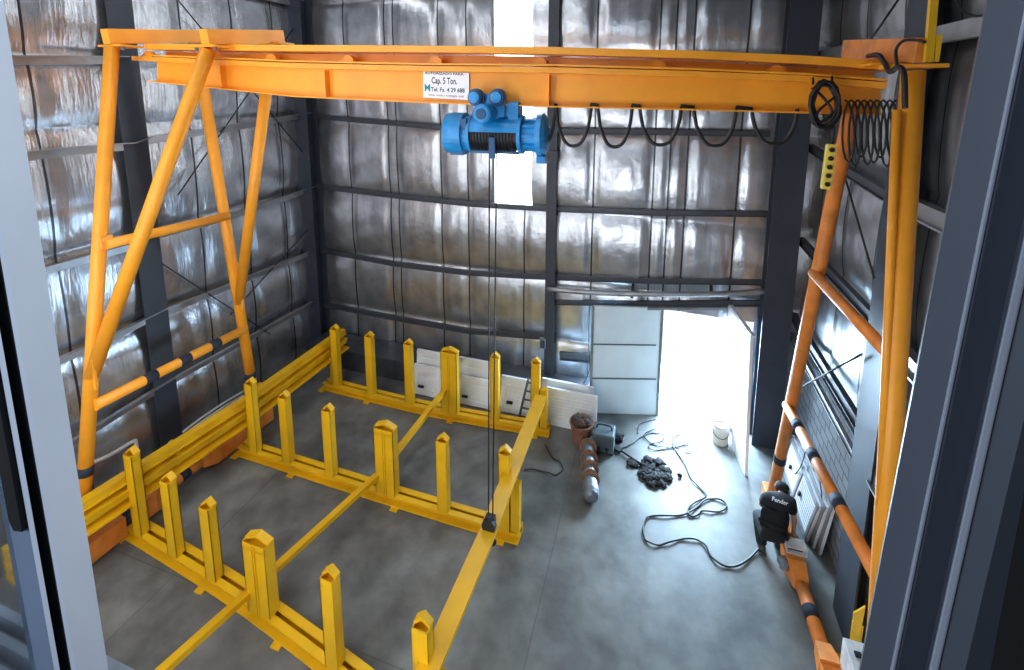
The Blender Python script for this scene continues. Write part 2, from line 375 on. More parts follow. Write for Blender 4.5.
# outer cladding behind the insulation so no light leaks in
for nm, a, b, nn, zz in (('cladding_left', V(XL, -3.2, 0), V(XL, 9.2, 0), V(-1, 0, 0), 0), ('cladding_right', V(XR, -3.2, 0), V(XR, 9.0, 0), V(1, 0, 0), 0)):
    mb = MB(); mb.span(a + nn * 0.06, b + nn * 0.2 + V(0, 0, ROOF)); struct(obj(nm, mb, 'roof'))
mb = MB()
for x0, x1, z0, z1 in ((XL - .2, BA.x + STRIP[0] * tdir.x, 0, ROOF), (BA.x + STRIP[0] * tdir.x, BA.x + STRIP[1] * tdir.x, 0, zs), (BA.x + STRIP[1] * tdir.x, DOOR[0], 0, ROOF), (DOOR[0], DOOR[1], DOOR[2], ROOF), (DOOR[1], XR + .2, 0, ROOF)):
    p, q = V(x0, back_y(x0), z0), V(x1, back_y(x1), z0)
    mb.prism([p - nback * .03, q - nback * .03, q - nback * .15, p - nback * .15], (0, 0, z1 - z0))
struct(obj('cladding_back', mb, 'roof'))
# translucent wall sheet
mb = MB(); p, q = BA + tdir * STRIP[0], BA + tdir * STRIP[1]
mb.prism([p - nback * .01, q - nback * .01, q - nback * .03, p - nback * .03], (0, 0, ROOF - zs)); mb.v = [(a, b, c + zs) for a, b, c in mb.v]
struct(obj('window_1', mb, 'wall_light'), 'tall white translucent daylight strip in the back wall')
# blockwork dado on the right
mb = MB(); mb.span((XR - .06, -1.5, 0), (XR + .1, 8.86, 2.0)); struct(obj('wall_right_blockwork', mb, 'block'), 'grey concrete block wall below the foil on the right')
# roof with unseen glowing panels added to light the hall
mb = MB(); strips = [(-6.6, -5.7), (-3.3, -2.4)]; xs = [XL - .3]
for s in strips: xs += list(s)
xs.append(XR + .3)
for i in range(0, len(xs), 2): mb.span((xs[i], -3.2, ROOF), (xs[i + 1], 9.3, ROOF + .12))
for s in strips:
    mb.span((s[0], -3.2, ROOF), (s[1], 0.6, ROOF + .12)); mb.span((s[0], 8.4, ROOF), (s[1], 9.3, ROOF + .12))
struct(obj('ceiling', mb, 'roof'))
for i, s in enumerate(strips):
    mb = MB(); mb.span((s[0], 0.6, ROOF + .02), (s[1], 8.4, ROOF + .05)); struct(obj('window_%d' % (i + 2), mb, 'roof_fill'), 'glowing panel added in the roof above the crane')
# front wall with the office opening, and the office shell behind the camera
mb = MB(); ox0, ox1, oz0, oz1 = -2.9, 0.75, 4.98, 7.9
fs_ = [(-6.9, -5.9), (-4.6, -3.6)]; fz0, fz1 = 1.6, 8.6  # openings for the glowing fill panels added behind the camera
fx = [XL - .2] + [v for q in fs_[:2] for v in q] + [ox0]
for i in range(0, len(fx), 2): mb.span((fx[i], .42, 0), (fx[i + 1], .50, ROOF))
mb.span((ox1, .42, 0), (XR + .2, .50, ROOF))
for q in fs_: mb.span((q[0], .42, 0), (q[1], .50, fz0)); mb.span((q[0], .42, fz1), (q[1], .50, ROOF))
mb.span((ox0, .42, 0), (ox1, .50, 1.4)); mb.span((ox0, .42, 4.0), (ox1, .50, oz0)); mb.span((ox0, .42, 1.4), (-2.3, .50, 4.0)); mb.span((-.4, .42, 1.4), (ox1, .50, 4.0)); mb.span((ox0, .42, oz1), (ox1, .50, ROOF))
struct(obj('wall_front', mb, 'roof'))
for i, q in enumerate(fs_):
    mb = MB(); mb.span((q[0], .45, fz0), (q[1], .48, fz1)); struct(obj('window_%d' % (i + 9), mb, 'front_fill'), 'glowing panel added in the front wall beside the office')
mb = MB(); mb.span((-2.3, .45, 1.4), (-.4, .48, 4.0)); struct(obj('window_12', mb, 'front_fill'), 'glowing panel added in the front wall below the office')  # added emitter, puts highlights on the back wall foil
mb = MB(); mb.span((XL - .3, -3.4, 0), (XR + .3, -3.2, ROOF)); mb.span((-3.0, -3.2, 4.2), (2.2, .42, 4.35)); mb.span((-3.0, -3.2, 4.2), (-2.9, .42, ROOF)); mb.span((2.1, -3.2, 4.2), (2.2, .42, ROOF)); mb.span((-3.0, -3.2, 8.0), (2.2, .42, 8.1))
struct(obj('wall_office', mb, 'roof'))

# ---- columns
def hcol(name, c, w, dp, axis, z1=ROOF, mat='steel'):
    """H section column; axis 'x' = web runs along x"""
    mb = MB(); t = 0.02; x, y = c
    if axis == 'x':
        for s in (-1, 1): mb.span((x + s * dp / 2 - t * (s > 0), y - w / 2, 0), (x + s * dp / 2 + t * (s < 0), y + w / 2, z1))
        mb.span((x - dp / 2 + t, y - .01, 0), (x + dp / 2 - t, y + .01, z1))
    else:
        for s in (-1, 1): mb.span((x - w / 2, y + s * dp / 2 - t * (s > 0), 0), (x + w / 2, y + s * dp / 2 + t * (s < 0), z1))
        mb.span((x - .01, y - dp / 2 + t, 0), (x + .01, y + dp / 2 - t, z1))
    return struct(obj(name, mb, mat))
hcol('column', (-7.83, 5.1), 0.36, 0.36, 'x')['label'] = 'dark blue grey steel column on the left wall behind the crane leg'
hcol('column', (-7.62, 8.72), 0.36, 0.36, 'y')['label'] = 'dark steel corner column between left and back walls'
cm = FP(553, 250, BA, BB); hcol('column', (cm.x, back_y(cm.x) - .13), 0.2, 0.2, 'y')['label'] = 'dark steel column in the middle of the back wall'
hcol('column', (2.02, 8.6), 0.44, 0.3, 'y')['label'] = 'dark steel corner column right of the doorway'
hcol('column', (2.44, 5.55), 0.5, 0.34, 'x')['label'] = 'dark steel column on the right wall behind the crane'
# ---- girts: cold-formed Z rails, one object each
zprof = [(-.07, .08), (.03, .08), (.03, -.06), (.07, -.06), (.07, -.08), (.01, -.08), (.01, .06), (-.07, .06)]
zprof_l = [(-x, y) for x, y in zprof]
def girt(path, prof, name='girt', mat='girt', k=1.0):
    mb = MB(); mb.extrude([(x * k, y * k) for x, y in prof], path); return struct(obj(name, mb, mat))
gi = 0
OFF = nback * 0.10
GA, GB = BA + OFF, BB + OFF
for row in ([(331, 118), (469, 130), (563, 131), (770, 134)], [(331, 188), (395, 196), (469, 204), (551, 209), (661, 213), (768, 214)],
            [(331, 252), (395, 264), (469, 273), (544, 277), (660, 281), (764, 282)], [(331, 306), (395, 318), (469, 331), (544, 337)]):
    girt([FP(x, y, GA, GB) for x, y in [(314, row[0][1] - 3)] + row], zprof, mat='girt_dark', k=.6)
girt([FP(555, 302, GA, GB), FP(660, 304, GA, GB), FP(770, 303, GA, GB)], zprof, mat='girt_dark', k=.6)
girt([FP(560, 355, GA, GB), FP(592, 358, GA, GB)], zprof, mat='girt_dark')
GX = XL + 0.10
for row in ([(5, 60), (60, 60), (107, 60), (128, 60)], [(20, 157), (80, 150), (135, 146), (152, 140), (316, 114)], [(30, 275), (134, 246), (160, 235), (231, 217), (315, 188)],
            [(60, 361), (100, 344), (164, 312), (216, 292), (313, 252)], [(70, 445), (153, 393), (171, 382), (254, 336), (313, 303)]):
    girt([FX(x, y, GX + .1) for x, y in row], zprof_l, k=.72)
girt([V(GX + .08, 0.6, 8.1), V(GX + .08, 8.9, 8.1)], zprof_l)
GR = XR - 0.2
for row in ([(788, 139), (845, 170), (886, 195)], [(781, 219), (813, 254), (869, 314)], [(808, 341), (853, 414)]):
    ps = [FX(x, y, GR) for x, y in row]; ps = [V(GR, 8.72, ps[0].z)] + [p for p in ps if p.y < 8.6] + [V(GR, 5.8, ps[-1].z)]
    girt(ps, zprof, mat='girt_dark', k=.7)
for z in (5.12, 3.7, 6.7, 2.2): girt([V(GR, 5.35, z), V(GR, 0.6, z)], zprof, mat='girt')
girt([V(GR, 8.72, 6.75), V(GR, 5.8, 6.75)], zprof, mat='girt'); girt([V(GR - .02, 8.72, 2.06), V(GR - .02, 5.8, 2.06)], zprof, mat='girt', k=.5)

# ---- sliding door set in front of the back wall
DP, DQ = FZ(590, 413), FZ(657, 415); DQ.z = DP.z = 0
ddir = (DQ - DP).normalized(); dn = V(-ddir.y, ddir.x, 0); ztop = FP(620, 307, DP, DQ).z
dr = MB(); dr.prism([DP, DQ, DQ + dn * .06, DP + dn * .06], (0, 0, ztop))
d1 = struct(obj('door_1', dr, 'pale_door', base=DP, bevel=.006), 'pale closed door panel of three sections left of the opening')
for y in (344, 378):
    a, b = FP(591, y, DP, DQ), FP(656, y + 1, DP, DQ); s = MB(); s.bar(a - dn * .004, b - dn * .004, .02, .022); obj('section_joint', s, 'seam', d1)
s = MB(); s.bar(DQ + V(0, 0, 0), DQ + V(0, 0, ztop), .03, .05); s.bar(DP, DP + V(0, 0, ztop), .03, .05); obj('edge_rail', s, 'girt', d1)
LA, LB = V(1.43, 8.74, 0), V(1.62, 7.66, 0)
ln = (LB - LA).normalized(); lx = V(ln.y, -ln.x, 0)
dr = MB(); dr.prism([LA, LB, LB + lx * .05, LA + lx * .05], (-.09, 0, 2.42))
d2 = struct(obj('door_2', dr, 'white', base=LA, bevel=.004), 'white door leaf folded open right of the doorway')
s = MB(); s.bar(LA + V(-.09, 0, 2.43), LB + V(-.09, 0, 2.43), .07, .03); obj('top_rail', s, 'white', d2)
kb = MB(); kb.span((-7.5, 8.2, 0), (-1.12, 8.86, .46)); struct(obj('trim_3', kb, 'girt_dark', bevel=.01), 'low dark steel kerb along the foot of the back wall')
# head track of the door, lit tube running from the middle column to the corner
tr = [FY(x, y, 8.6) for x, y in ((547, 289), (600, 293), (660, 294), (720, 294), (769, 291))]
mb = MB(); mb.tube(smooth_path(tr, 4), .05, 10)
tk = struct(obj('trim_1', mb, 'girt'), 'pale round door track across the back wall')
for x, y in ((551, 291), (632, 294), (712, 294)):
    p = FY(x, y, 8.6); s = MB(); s.bar(p + V(0, .02, -.06), p + V(0, back_y(p.x) - p.y - .02, 0.06), .05, .09); obj('track_bracket', s, 'girt_dark', tk)
lt = MB(); a, b = FY(592, 308, 8.72), FY(727, 308, 8.72); lt.bar(a + V(0, 0, .0), b, .08, .05)
struct(obj('trim_2', lt, 'girt'), 'thin pale lintel rail above the door')

# ---- sash windows the camera looks through (azimuth edges at plane y = 0.3)
YW = 0.30
def upright(mb, pts, z0=5.0, z1=7.6): return mb.prism([(x, y, z0) for x, y in pts], (0, 0, z1 - z0))
def ax(k, y=YW): return k * y
def slat(k0, k1, y0, y1): return upright(MB(), [(ax(k0, y0), y0), (ax(k1, y0), y0), (ax(k1, y1), y1), (ax(k0, y1), y1)])
win = struct(obj('window_5', slat(-2.02, -2.235, YW, YW + .05), 'alu', base=(ax(-2.1), YW, 5.0)), 'pale blue grey window jamb with sliding glazed sash at the left edge')
obj('jamb_edge', slat(-2.235, -2.265, YW, YW + .04), 'alu_edge', win)
obj('gasket', slat(-2.265, -2.345, YW + .006, YW + .04), 'gasket', win)
obj('sash_edge', slat(-2.345, -2.385, YW - .002, YW + .04), 'alu_edge', win)
st = obj('sash_stile', slat(-2.385, -2.52, YW + .002, YW + .04), 'alu_stile', win)
hp, hq = FY(6, 445, YW), FY(22, 530, YW)
h = MB(); hx0, hx1 = ax(-2.405), ax(-2.485)
h.prism([(hx0, YW - .004, hq.z + .004), (hx0, YW - .004, 5.98), (hx0 - .004, YW - .004, 5.99), (hx1, YW - .004, 5.99), (hx1, YW - .004, hq.z + .012), (hx1 + .006, YW - .004, hq.z)], (0, .01, 0))
obj('pull_handle', h, 'gasket', st)
obj('pane', upright(MB(), [(ax(-2.52), YW + .018), (-1.3, YW + .018), (-1.3, YW + .024), (ax(-2.52), YW + .024)]), 'glass', win)
# right-hand frame, stepped profile
rp = [(0.475, .30), (0.524, .288), (0.536, .282), (0.580, .292), (0.600, .281), (0.640, .276), (0.70, .285), (0.70, .40), (0.475 * .40 / .40, .36)]
wr = struct(obj('window_6', upright(MB(), [(k * y, y) for k, y in rp[:-1]] + [(0.476 * .36, .36)]), 'alu_dark', base=(.15, .3, 5.0)), 'dark blue grey stepped window frame at the right edge')
for k0, k1, y0, nm in ((0.524, 0.532, .282, 'bead'), (0.585, 0.600, .278, 'bead')):
    obj(nm, upright(MB(), [(k0 * y0, y0), (k1 * y0, y0), (k1 * (y0 + .02), y0 + .02), (k0 * (y0 + .02), y0 + .02)]), 'bead', wr, bevel=.001)
for ch in [wr] + list(wr.children):               # this frame stands two degrees out of plumb
    for v in ch.data.vertices: v.co.x += .034 * (v.co.z + 5.0 - 6.03)
bk = struct(obj('window_7', upright(MB(), [(0.66 * .26, .26), (0.45, .26), (0.45, .40), (0.66 * .40, .40)]), 'gasket', base=(.3, .3, 5.0)), 'black window surround beyond the right frame')
sl = MB(); sl.span((-2.9, .27, 4.98), (.74, .51, 5.06)); sill = struct(obj('window_8', sl, 'alu_dark', bevel=.003), 'blue grey window sill with sliding tracks below the opening')
for y in (.355, .385, .42, .455, .488):
    k = MB(); k.span((-2.9, y - .007, 5.06), (-.66, y + .007, 5.095)); obj('track', k, 'bead', sill)

# ================================================================== GANTRY CRANE
PA, PB = V(-6.95, 4.9, 0), V(1.95, 5.35, 0)
bd = (PB - PA).normalized(); bn = V(-bd.y, bd.x, 0)      # bn points away from the camera
def BP(x, y): return FP(x, y, PA, PB)
crane = thing('gantry_crane', 'orange steel gantry crane spanning the hall on two braced A-frames', 'crane', (-2.4, 5.1, 0))
cols = [(158, 82, 62, 57, 51, 44), (300, 97, 69, 63, 53, 45), (430, 103, 72, 66, 54, 46), (550, 107, 74, 67, 56, 47), (690, 110, 78, 71, 60, 51), (800, 113, 82, 76, 66, 55), (880, 115, 90, 82, 71, 62)]
lines = [[BP(c[0], c[k]) for c in cols] for k in range(1, 6)]
def ext(path, d0=0.0, d1=0.0):
    p = list(path)
    if d0: p[0] = p[0] + (p[0] - p[1]).normalized() * d0
    if d1: p[-1] = p[-1] + (p[-1] - p[-2]).normalized() * d1
    return p
def plate(path, w, t, off=0.0, dz=0.0):
    mb = MB(); mb.extrude([(-w / 2 + off, -t / 2 + dz), (w / 2 + off, -t / 2 + dz), (w / 2 + off, t / 2 + dz), (-w / 2 + off, t / 2 + dz)], path); return mb
def webm(lo, hi, t, off):
    mb = MB(); n = len(lo); vs = []
    for i in range(n):
        for p, s in ((lo[i], -1), (lo[i], 1), (hi[i], 1), (hi[i], -1)): vs.append(p + bn * (off + s * t / 2))
    fs = [(i * 4 + k, i * 4 + (k + 1) % 4, i * 4 + 4 + (k + 1) % 4, i * 4 + 4 + k) for i in range(n - 1) for k in range(4)] + [(0, 1, 2, 3), tuple((n - 1) * 4 + k for k in range(4))]
    return mb.add(vs, fs)
# lower I-beam the hoist runs on: near face at the beam plane
ib = MB(); ib.v, ib.f, ib.sm = [], [], []
for m in (plate(ext(lines[0], .07, 0), .20, .016, 0, .008), webm([p + V(0, 0, .01) for p in lines[0]], [p + V(0, 0, .035) for p in lines[1]], .02, -.0), plate([(a + b) / 2 for a, b in zip(ext(lines[1], .32), ext(lines[2], .32))], .24, .06)):
    ib.add(m.v, m.f)
ibeam = obj('runway_beam', ib, 'orange', crane)
for x in (228, 330, 372, 550, 660, 740):
    c0 = BP(x, 90); k = MB(); zz = [p.z for p in lines[0]]; fr = np.interp(c0.x, [p.x for p in lines[0]], zz); to = np.interp(c0.x, [p.x for p in lines[1]], [p.z for p in lines[1]])
    k.box(c0 - bn * .05 + V(0, 0, (fr + to) / 2 - c0.z), (.012, .1, to - fr - .02), Matrix.Rotation(math.atan2(bd.y, bd.x), 3, 'Z')); 
    if x in (228, 330, 550): obj('stiffener', k, 'orange', ibeam)
ug = MB()
for m in (plate([(a + b) / 2 for a, b in zip(ext(lines[3], .05, .1), ext(lines[4], .05, .1))], .30, .075, 0, .0), webm(lines[2], lines[3], .02, .12), plate([p + V(0, 0, .015) for p in lines[2]], .22, .02, .03)):
    ug.add(m.v, m.f)
girder = obj('top_girder', ug, 'orange', crane)
for x in (151, 274, 350, 437, 540, 657, 775):
    y = np.interp(x, [c[0] for c in cols], [(c[3] + c[4]) / 2 for c in cols]); c0 = BP(x, y) - bn * .06; s = .07
    k = MB(); k.prism([c0 + bd * -.13 + V(0, 0, -s * .7), c0 + bd * .08 + V(0, 0, -s * .7), c0 + bd * .08 + V(0, 0, .0), c0 + bd * .03 + V(0, 0, s * .55), c0 + bd * -.03 + V(0, 0, s * .5)], bn * .07)
    obj('beam_clip', k, 'orange', girder)
# headers and legs
LEGR = 0.083
def header(p, q, h, w, mat='orange'):
    mb = MB(); mb.bar(p, q, w, h); o = obj('header_beam', mb, mat, crane, bevel=.006); return o
XA, XB = -6.9, -5.45
hA0, hA1 = FX(105, 36.5, XA), FX(191, 36.5, XA); hA1 = hA0 + (hA1 - hA0) * 1.25
hB0, hB1 = FX(204, 37, XB), FX(281, 37, XB)
for p, q in ((hA0, hA1), (hB0, hB1)): header(p, q, .19, .13)
def cap_plate(c, w=.42, dd=.3, mat='orange'):
    k = MB(); k.box(c, (w, dd, .025)); o = obj('cap_plate', k, mat, crane)
    for sx in (-1, 1):
        b = MB(); b.lathe([(.022, 0), (.022, .04), (.012, .04), (.012, .07)], c + V(sx * w * .38, -dd * .3, -.055), seg=6); obj('bolt', b, 'grey_metal', o)
    return o
cap_plate(hA0 + V(.0, .18, -.11)); cap_plate(hB0 + V(-.02, .12, -.11))
cap_plate(hA1 + V(0, -.12, -.11)); cap_plate(hB1 + V(0, -.12, -.11))
def leg(p, q, r=LEGR, mat='orange', bands=(), name='leg', blen=.12):
    mb = MB(); mb.tube([p, q], r, 20); o = obj(name, mb, mat, crane)
    for b in bands:
        c = p + (q - p) * b; t = (q - p).normalized(); k = MB(); k.tube([c - t * blen / 2, c + t * blen / 2], r + .004, 20); obj('painted_band', k, 'band', o)
    return o
def onleg(p, q, z): return p + (q - p) * ((z - p.z) / (q.z - p.z))
L1t = FX(112, 46, XA); L1b = FX(84, 492, -7.0); L1 = (L1t, onleg(L1t, L1b, .28))
L3t = FX(203, 88, XA); L3t = L3t + (L3t - FX(222, 215, -6.95)).normalized() * .45; L3b = FX(250, 372, -6.9); L3 = (L3t, onleg(L3t, L3b, .28))
def frac(l, z): return (z - l[0].z) / (l[1].z - l[0].z)
leg(*L1, bands=[frac(L1, FX(85.5, 470, -7.0).z)]); leg(*L3, bands=[frac(L3, FX(252, 374, -6.9).z)])
j1 = onleg(*L1, FX(97, 372, -7.0).z); j3 = onleg(*L3, FX(245, 300, -6.9).z)
L2t = FX(206, 56, XB - .05); L4t = FX(271, 88, XB); 
leg(L2t + (L2t - j1).normalized() * .1, j1, .088); leg(L4t + V(0, 0, .3), j3, .08)
g = MB(); g.box(j1 + V(.06, -.02, .05), (.12, .03, .42)); obj('gusset', g, 'orange', crane)
g = MB(); g.box(j3 + V(.06, -.02, .1), (.12, .03, .4)); obj('gusset', g, 'orange', crane)
t1a, t1b = onleg(*L1, FX(108, 241, -6.97).z), onleg(*L3, FX(222, 216, -6.9).z)
leg(t1a + V(.1, 0, 0), t1b + V(.08, 0, 0), .066, name='tie_tube')
g = MB(); g.box(t1a + V(.11, .02, .03), (.03, .14, .16)); obj('gusset', g, 'orange', crane)
t2a, t2b = onleg(*L1, FX(99, 398, -7.0).z), onleg(*L3, FX(243, 328, -6.9).z)
leg(t2a + V(.1, 0, 0), t2b + V(.06, 0, 0), .072, bands=(.3, .52, .74), name='tie_tube', blen=.17)
# right A-frame
XRF = 1.92
R1t, R1b = FX(913, 72, XRF), FX(883, 570, XRF); R1 = (R1t, onleg(R1t, R1b, .28))
R3t, R3b = FX(851, 112, XRF - .02), FX(774, 488, XRF - .06); R3 = (R3t + (R3t - R3b).normalized() * .5, onleg(R3t, R3b, .28))
leg(*R1, r=.082); leg(*R3, r=.077, mat='orange_muted', bands=[frac(R3, FX(780, 455, XRF - .04).z)])
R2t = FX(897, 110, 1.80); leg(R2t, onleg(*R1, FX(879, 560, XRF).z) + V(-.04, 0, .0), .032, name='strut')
hR0, hR1 = FX(926, 50, XRF), FX(849, 49, XRF - .03); header(hR0, hR1, .19, .13, 'orange_muted')
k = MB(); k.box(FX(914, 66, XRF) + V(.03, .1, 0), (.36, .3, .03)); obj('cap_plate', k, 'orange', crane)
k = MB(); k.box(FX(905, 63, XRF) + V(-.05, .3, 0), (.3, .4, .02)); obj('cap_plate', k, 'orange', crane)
a, b = onleg(*R1, FX(888, 348, XRF).z), onleg(*R3, FX(816, 268, XRF).z); leg(a + V(-.03, 0, 0), b + V(-.05, 0, 0), .058, mat='orange_muted', name='tie_tube')
a, b = onleg(*R1, FX(876, 568, XRF).z), onleg(*R3, FX(793, 402, XRF).z); leg(b + V(-.05, 0, 0), a + V(-.02, 0, 0), .06, mat='orange_muted', bands=(.19, .41, .68), name='tie_tube', blen=.17)
mt = FX(928, 62, XRF); mtop = FX(936, -30, XRF + .02); m_ = MB(); m_.bar(mt, mtop, .05, .04, up=(0, 1, 0)); mo = obj('mast', m_, 'yellow', crane)
m_ = MB(); m_.bar(mt + V(.05, 0, 0), mt + V(.05, 0, .2), .03, .02, up=(0, 1, 0)); obj('mast_bracket', m_, 'yellow', mo)
# end carriages on the floor: boxes at both ends, tapering to a pipe between them
def carriage(p, q, mat, bw=.26, bh=.3):
    t = (q - p).normalized(); s = V(-t.y, t.x, 0); L = (q - p).length; R = Matrix((s, t, V(0, 0, 1))).transposed()
    def box(u0, u1, w=None, h=None): w = w or bw; h = h or bh; k = MB(); k.box(p + t * (u0 + u1) / 2 + V(0, 0, h / 2 + .03), (w, u1 - u0, h), R); return obj('end_box', k, mat, crane, bevel=.012)
    def taper(u0, u1):
        k = MB(); vs = []
        for u, w, h in ((u0, bw / 2, bh / 2), (u1, .075, .075)):
            c = p + t * u + V(0, 0, .18); vs += [c + s * a * w + V(0, 0, b * h) for a, b in ((-1, -1), (1, -1), (1, 1), (-1, 1))]
        k.add(vs, [(0, 1, 2, 3), (4, 5, 6, 7)] + [(i, (i + 1) % 4, 4 + (i + 1) % 4, 4 + i) for i in range(4)]); obj('taper', k, mat, crane)
    l0 = min(1.15, L * .33)
    bx = [box(-.25, l0 - .42), box(l0 - .27, l0)]; taper(l0, l0 + .22)
    k = MB(); k.bar(p + t * (l0 - .42) + V(0, 0, .17), p + t * (l0 - .27) + V(0, 0, .17), .2, .22); obj('painted_band', k, 'band', crane)
    pk = MB(); pk.tube([p + t * (l0 + .2) + V(0, 0, .18), p + t * (L - l0 - .2) + V(0, 0, .18)], .075, 16); po = obj('carriage_tube', pk, mat, crane)
    c = p + t * (L / 2) + V(0, 0, .18); pk = MB(); pk.tube([c - t * .07, c + t * .07], .08, 16); obj('painted_band', pk, 'band', po)
    box(L - l0, L - .25); taper(L - l0, L - l0 - .22); box(L - .25, L + .2)
    for u in (-.05, L): 
        w = MB(); w.lathe([(.1, -.04), (.12, -.04), (.12, .04), (.1, .04)], p + t * u + V(0, 0, .12), s, 20); obj('wheel', w, 'grey_metal', crane)
carriage(V(L1[1].x, L1[1].y - .05, 0), V(L3[1].x, L3[1].y + .05, 0), 'orange_muted')
carriage(V(2.02, R1[1].y + .0, 0), V(R3[1].x, R3[1].y, 0), 'orange_muted', .21, .24)
# drive box on the right carriage
# capacity sign on the beam web
sa, sb = BP(424.5, 71.5), BP(470, 73); sc_, sd = BP(470, 100), BP(424.5, 97.5); so = -bn * .03
k = MB(); k.prism([p + so for p in (sa, sb, sc_, sd)], -bn * .006)
sign = obj('capacity_sign', k, 'sign', crane); sign['label'] = 'white lifting capacity sign on the beam'
sr = (sb - sa).normalized(); su = V(0, 0, 1); w_ = (sb - sa).length; o0 = sd + so - bn * .006; sh = (sa - sd).length
tx = MB(); text_mesh(tx, 'AUTORIZADO PARA', o0 + sr * w_ * .05 + su * sh * .90, sr, su, sh * .13, width=w_ * .85); text_mesh(tx, 'Cap. 5 Ton.', o0 + sr * w_ * .2 + su * sh * .56, sr, su, sh * .34, width=w_ * .56); text_mesh(tx, 'Tel. Fx. 4 29 688', o0 + sr * w_ * .18 + su * sh * .26, sr, su, sh * .22, width=w_ * .74)
obj('lettering', tx, 'ink', sign)
tx = MB(); text_mesh(tx, 'M', o0 + sr * w_ * .04 + su * sh * .26, sr, su, sh * .38, width=w_ * .125); obj('lettering', tx, 'teal', sign)
tx = MB(); text_mesh(tx, 'www. gruas y montajes .com', o0 + sr * w_ * .12 + su * sh * .08, sr, su, sh * .12, width=w_ * .78); obj('lettering', tx, 'pink', sign)

# ================================================================== HOIST
hc = BP(495.5, 134); hoist = thing('electric_hoist', 'blue electric wire rope hoist hanging under the crane beam beside the white sign', 'hoist', hc)
hd = bd; Rz = Matrix.Rotation(math.atan2(bd.y, bd.x), 3, 'Z')
def hp_(u, v, w): return hc + bd * u + bn * v + V(0, 0, w)      # along, away, up
k = MB(); k.lathe([(.18, -.60), (.235, -.58), (.245, -.50), (.245, -.36), (.20, -.36), (.20, -.30), (.225, -.30), (.225, -.26)], hc, bd, 32); obj('gear_housing', k, 'blue', hoist)
k = MB(); k.box(hp_(-.33, -.02, .12), (.08, .36, .12), Rz); obj('cover_lug', k, 'blue_dark', hoist)
k = MB(); k.box(hp_(-.45, 0, -.2), (.16, .2, .1), Rz); obj('housing_foot', k, 'blue_dark', hoist)
k = MB(); k.lathe([(.19, -.26), (.19, .3)] , hc, bd, 32); dm = obj('rope_drum', k, 'drum', hoist)
k = MB()
for i in range(14): k.tube([hc + bd * (-.24 + i * .037) + (bn * math.cos(a) + V(0, 0, math.sin(a))) * .192 for a in [j * 2 * math.pi / 20 for j in range(20)]], .012, 6, closed=True)
obj('wound_rope', k, 'wire', dm)
k = MB()
arc = [(.215 * math.cos(a), .215 * math.sin(a)) for a in [math.radians(x) for x in range(-10, 176, 15)]]; inn = [(x * .94, y * .94) for x, y in arc[::-1]]
k.prism([hp_(-.27, a, b) for a, b in arc + inn], bd * .58); obj('drum_cover', k, 'blue', hoist)
k = MB(); k.box(hp_(0.02, -.2, -.14), (.07, .04, .24), Rz); k.bar(hp_(-.27, -.11, -.2), hp_(.31, -.11, -.2), .04, .03); k.bar(hp_(-.27, .13, -.16), hp_(.31, .13, -.16), .04, .04); obj('rope_guide', k, 'blue_dark', hoist)
k = MB(); k.lathe([(.225, .3), (.225, .34), (.16, .34), (.165, .36), (.165, .52), (.2, .5), (.24, .51), (.25, .57), (.2, .61), (.1, .63)], hc, bd, 28); mh = obj('motor', k, 'blue', hoist)
for i in range(10):
    a = i * math.pi / 5; k = MB(); c = hc + bd * .44 + (bn * math.cos(a) + V(0, 0, math.sin(a))) * .175; k.bar(c - bd * .08, c + bd * .08, .03, .04, up=(bn * math.cos(a) + V(0, 0, math.sin(a)))); obj('cooling_fin', k, 'blue', mh)
k = MB(); k.box(hp_(.56, -.04, -.27), (.1, .14, .08), Rz); obj('limit_switch', k, 'blue', hoist)
# trolley: side plates, wheels, travel motor facing the room
zb = float(np.interp(hc.x, [p.x for p in lines[0]], [p.z for p in lines[0]]))
def tz(x, y): p = BP(x, y); return p
for v in (-.13, .13):
    k = MB(); c = BP(497, 108); k.box(V(c.x, c.y, zb + .0) + bn * v - bd * .04, (.34, .025, .26), Rz); obj('side_plate', k, 'blue', hoist)
    for xx, nm in ((481, 0), (502, 0)):
        wc = BP(xx, 97); wc.z = zb + .09; w = MB(); w.lathe([(.1, -.0), (.1, .03), (.08, .03), (.08, .07), (.04, .075)], V(wc.x, wc.y, wc.z) + bn * (v + (-.02 if v < 0 else .02)), bn * (1 if v > 0 else -1), 24); wo = obj('wheel', w, 'blue_dark', hoist)
        w = MB(); w.lathe([(.062, 0), (.062, .03), (.03, .035)], V(wc.x, wc.y, wc.z) + bn * (v + (-.10 if v < 0 else .08)), bn * (1 if v > 0 else -1), 16); obj('wheel_hub', w, 'blue', wo)
k = MB(); c = BP(497, 118); k.box(V(c.x, c.y, hc.z + .27), (.36, .2, .12), Rz); k.box(V(c.x, c.y, hc.z + .27) + bd * .22, (.12, .24, .2), Rz); obj('suspension_frame', k, 'blue', hoist)
tm = BP(481, 114) - bn * .42; tm.z = BP(481, 112).z - .0
tm = FP(481, 114, PA - bn * .42, PB - bn * .42)
k = MB(); k.lathe([(.06, -.005), (.085, 0), (.105, .015), (.105, .22), (.09, .22), (.09, .30), (.12, .30), (.12, .34)], tm, bn, 28); mo2 = obj('travel_motor', k, 'blue', hoist)
k = MB(); k.lathe([(.018, -.02), (.018, .0)], tm, bn, 12); k.lathe([(.05, -.012), (.06, -.008), (.06, 0)], tm, bn, 20); obj('fan_cover', k, 'blue_dark', mo2)
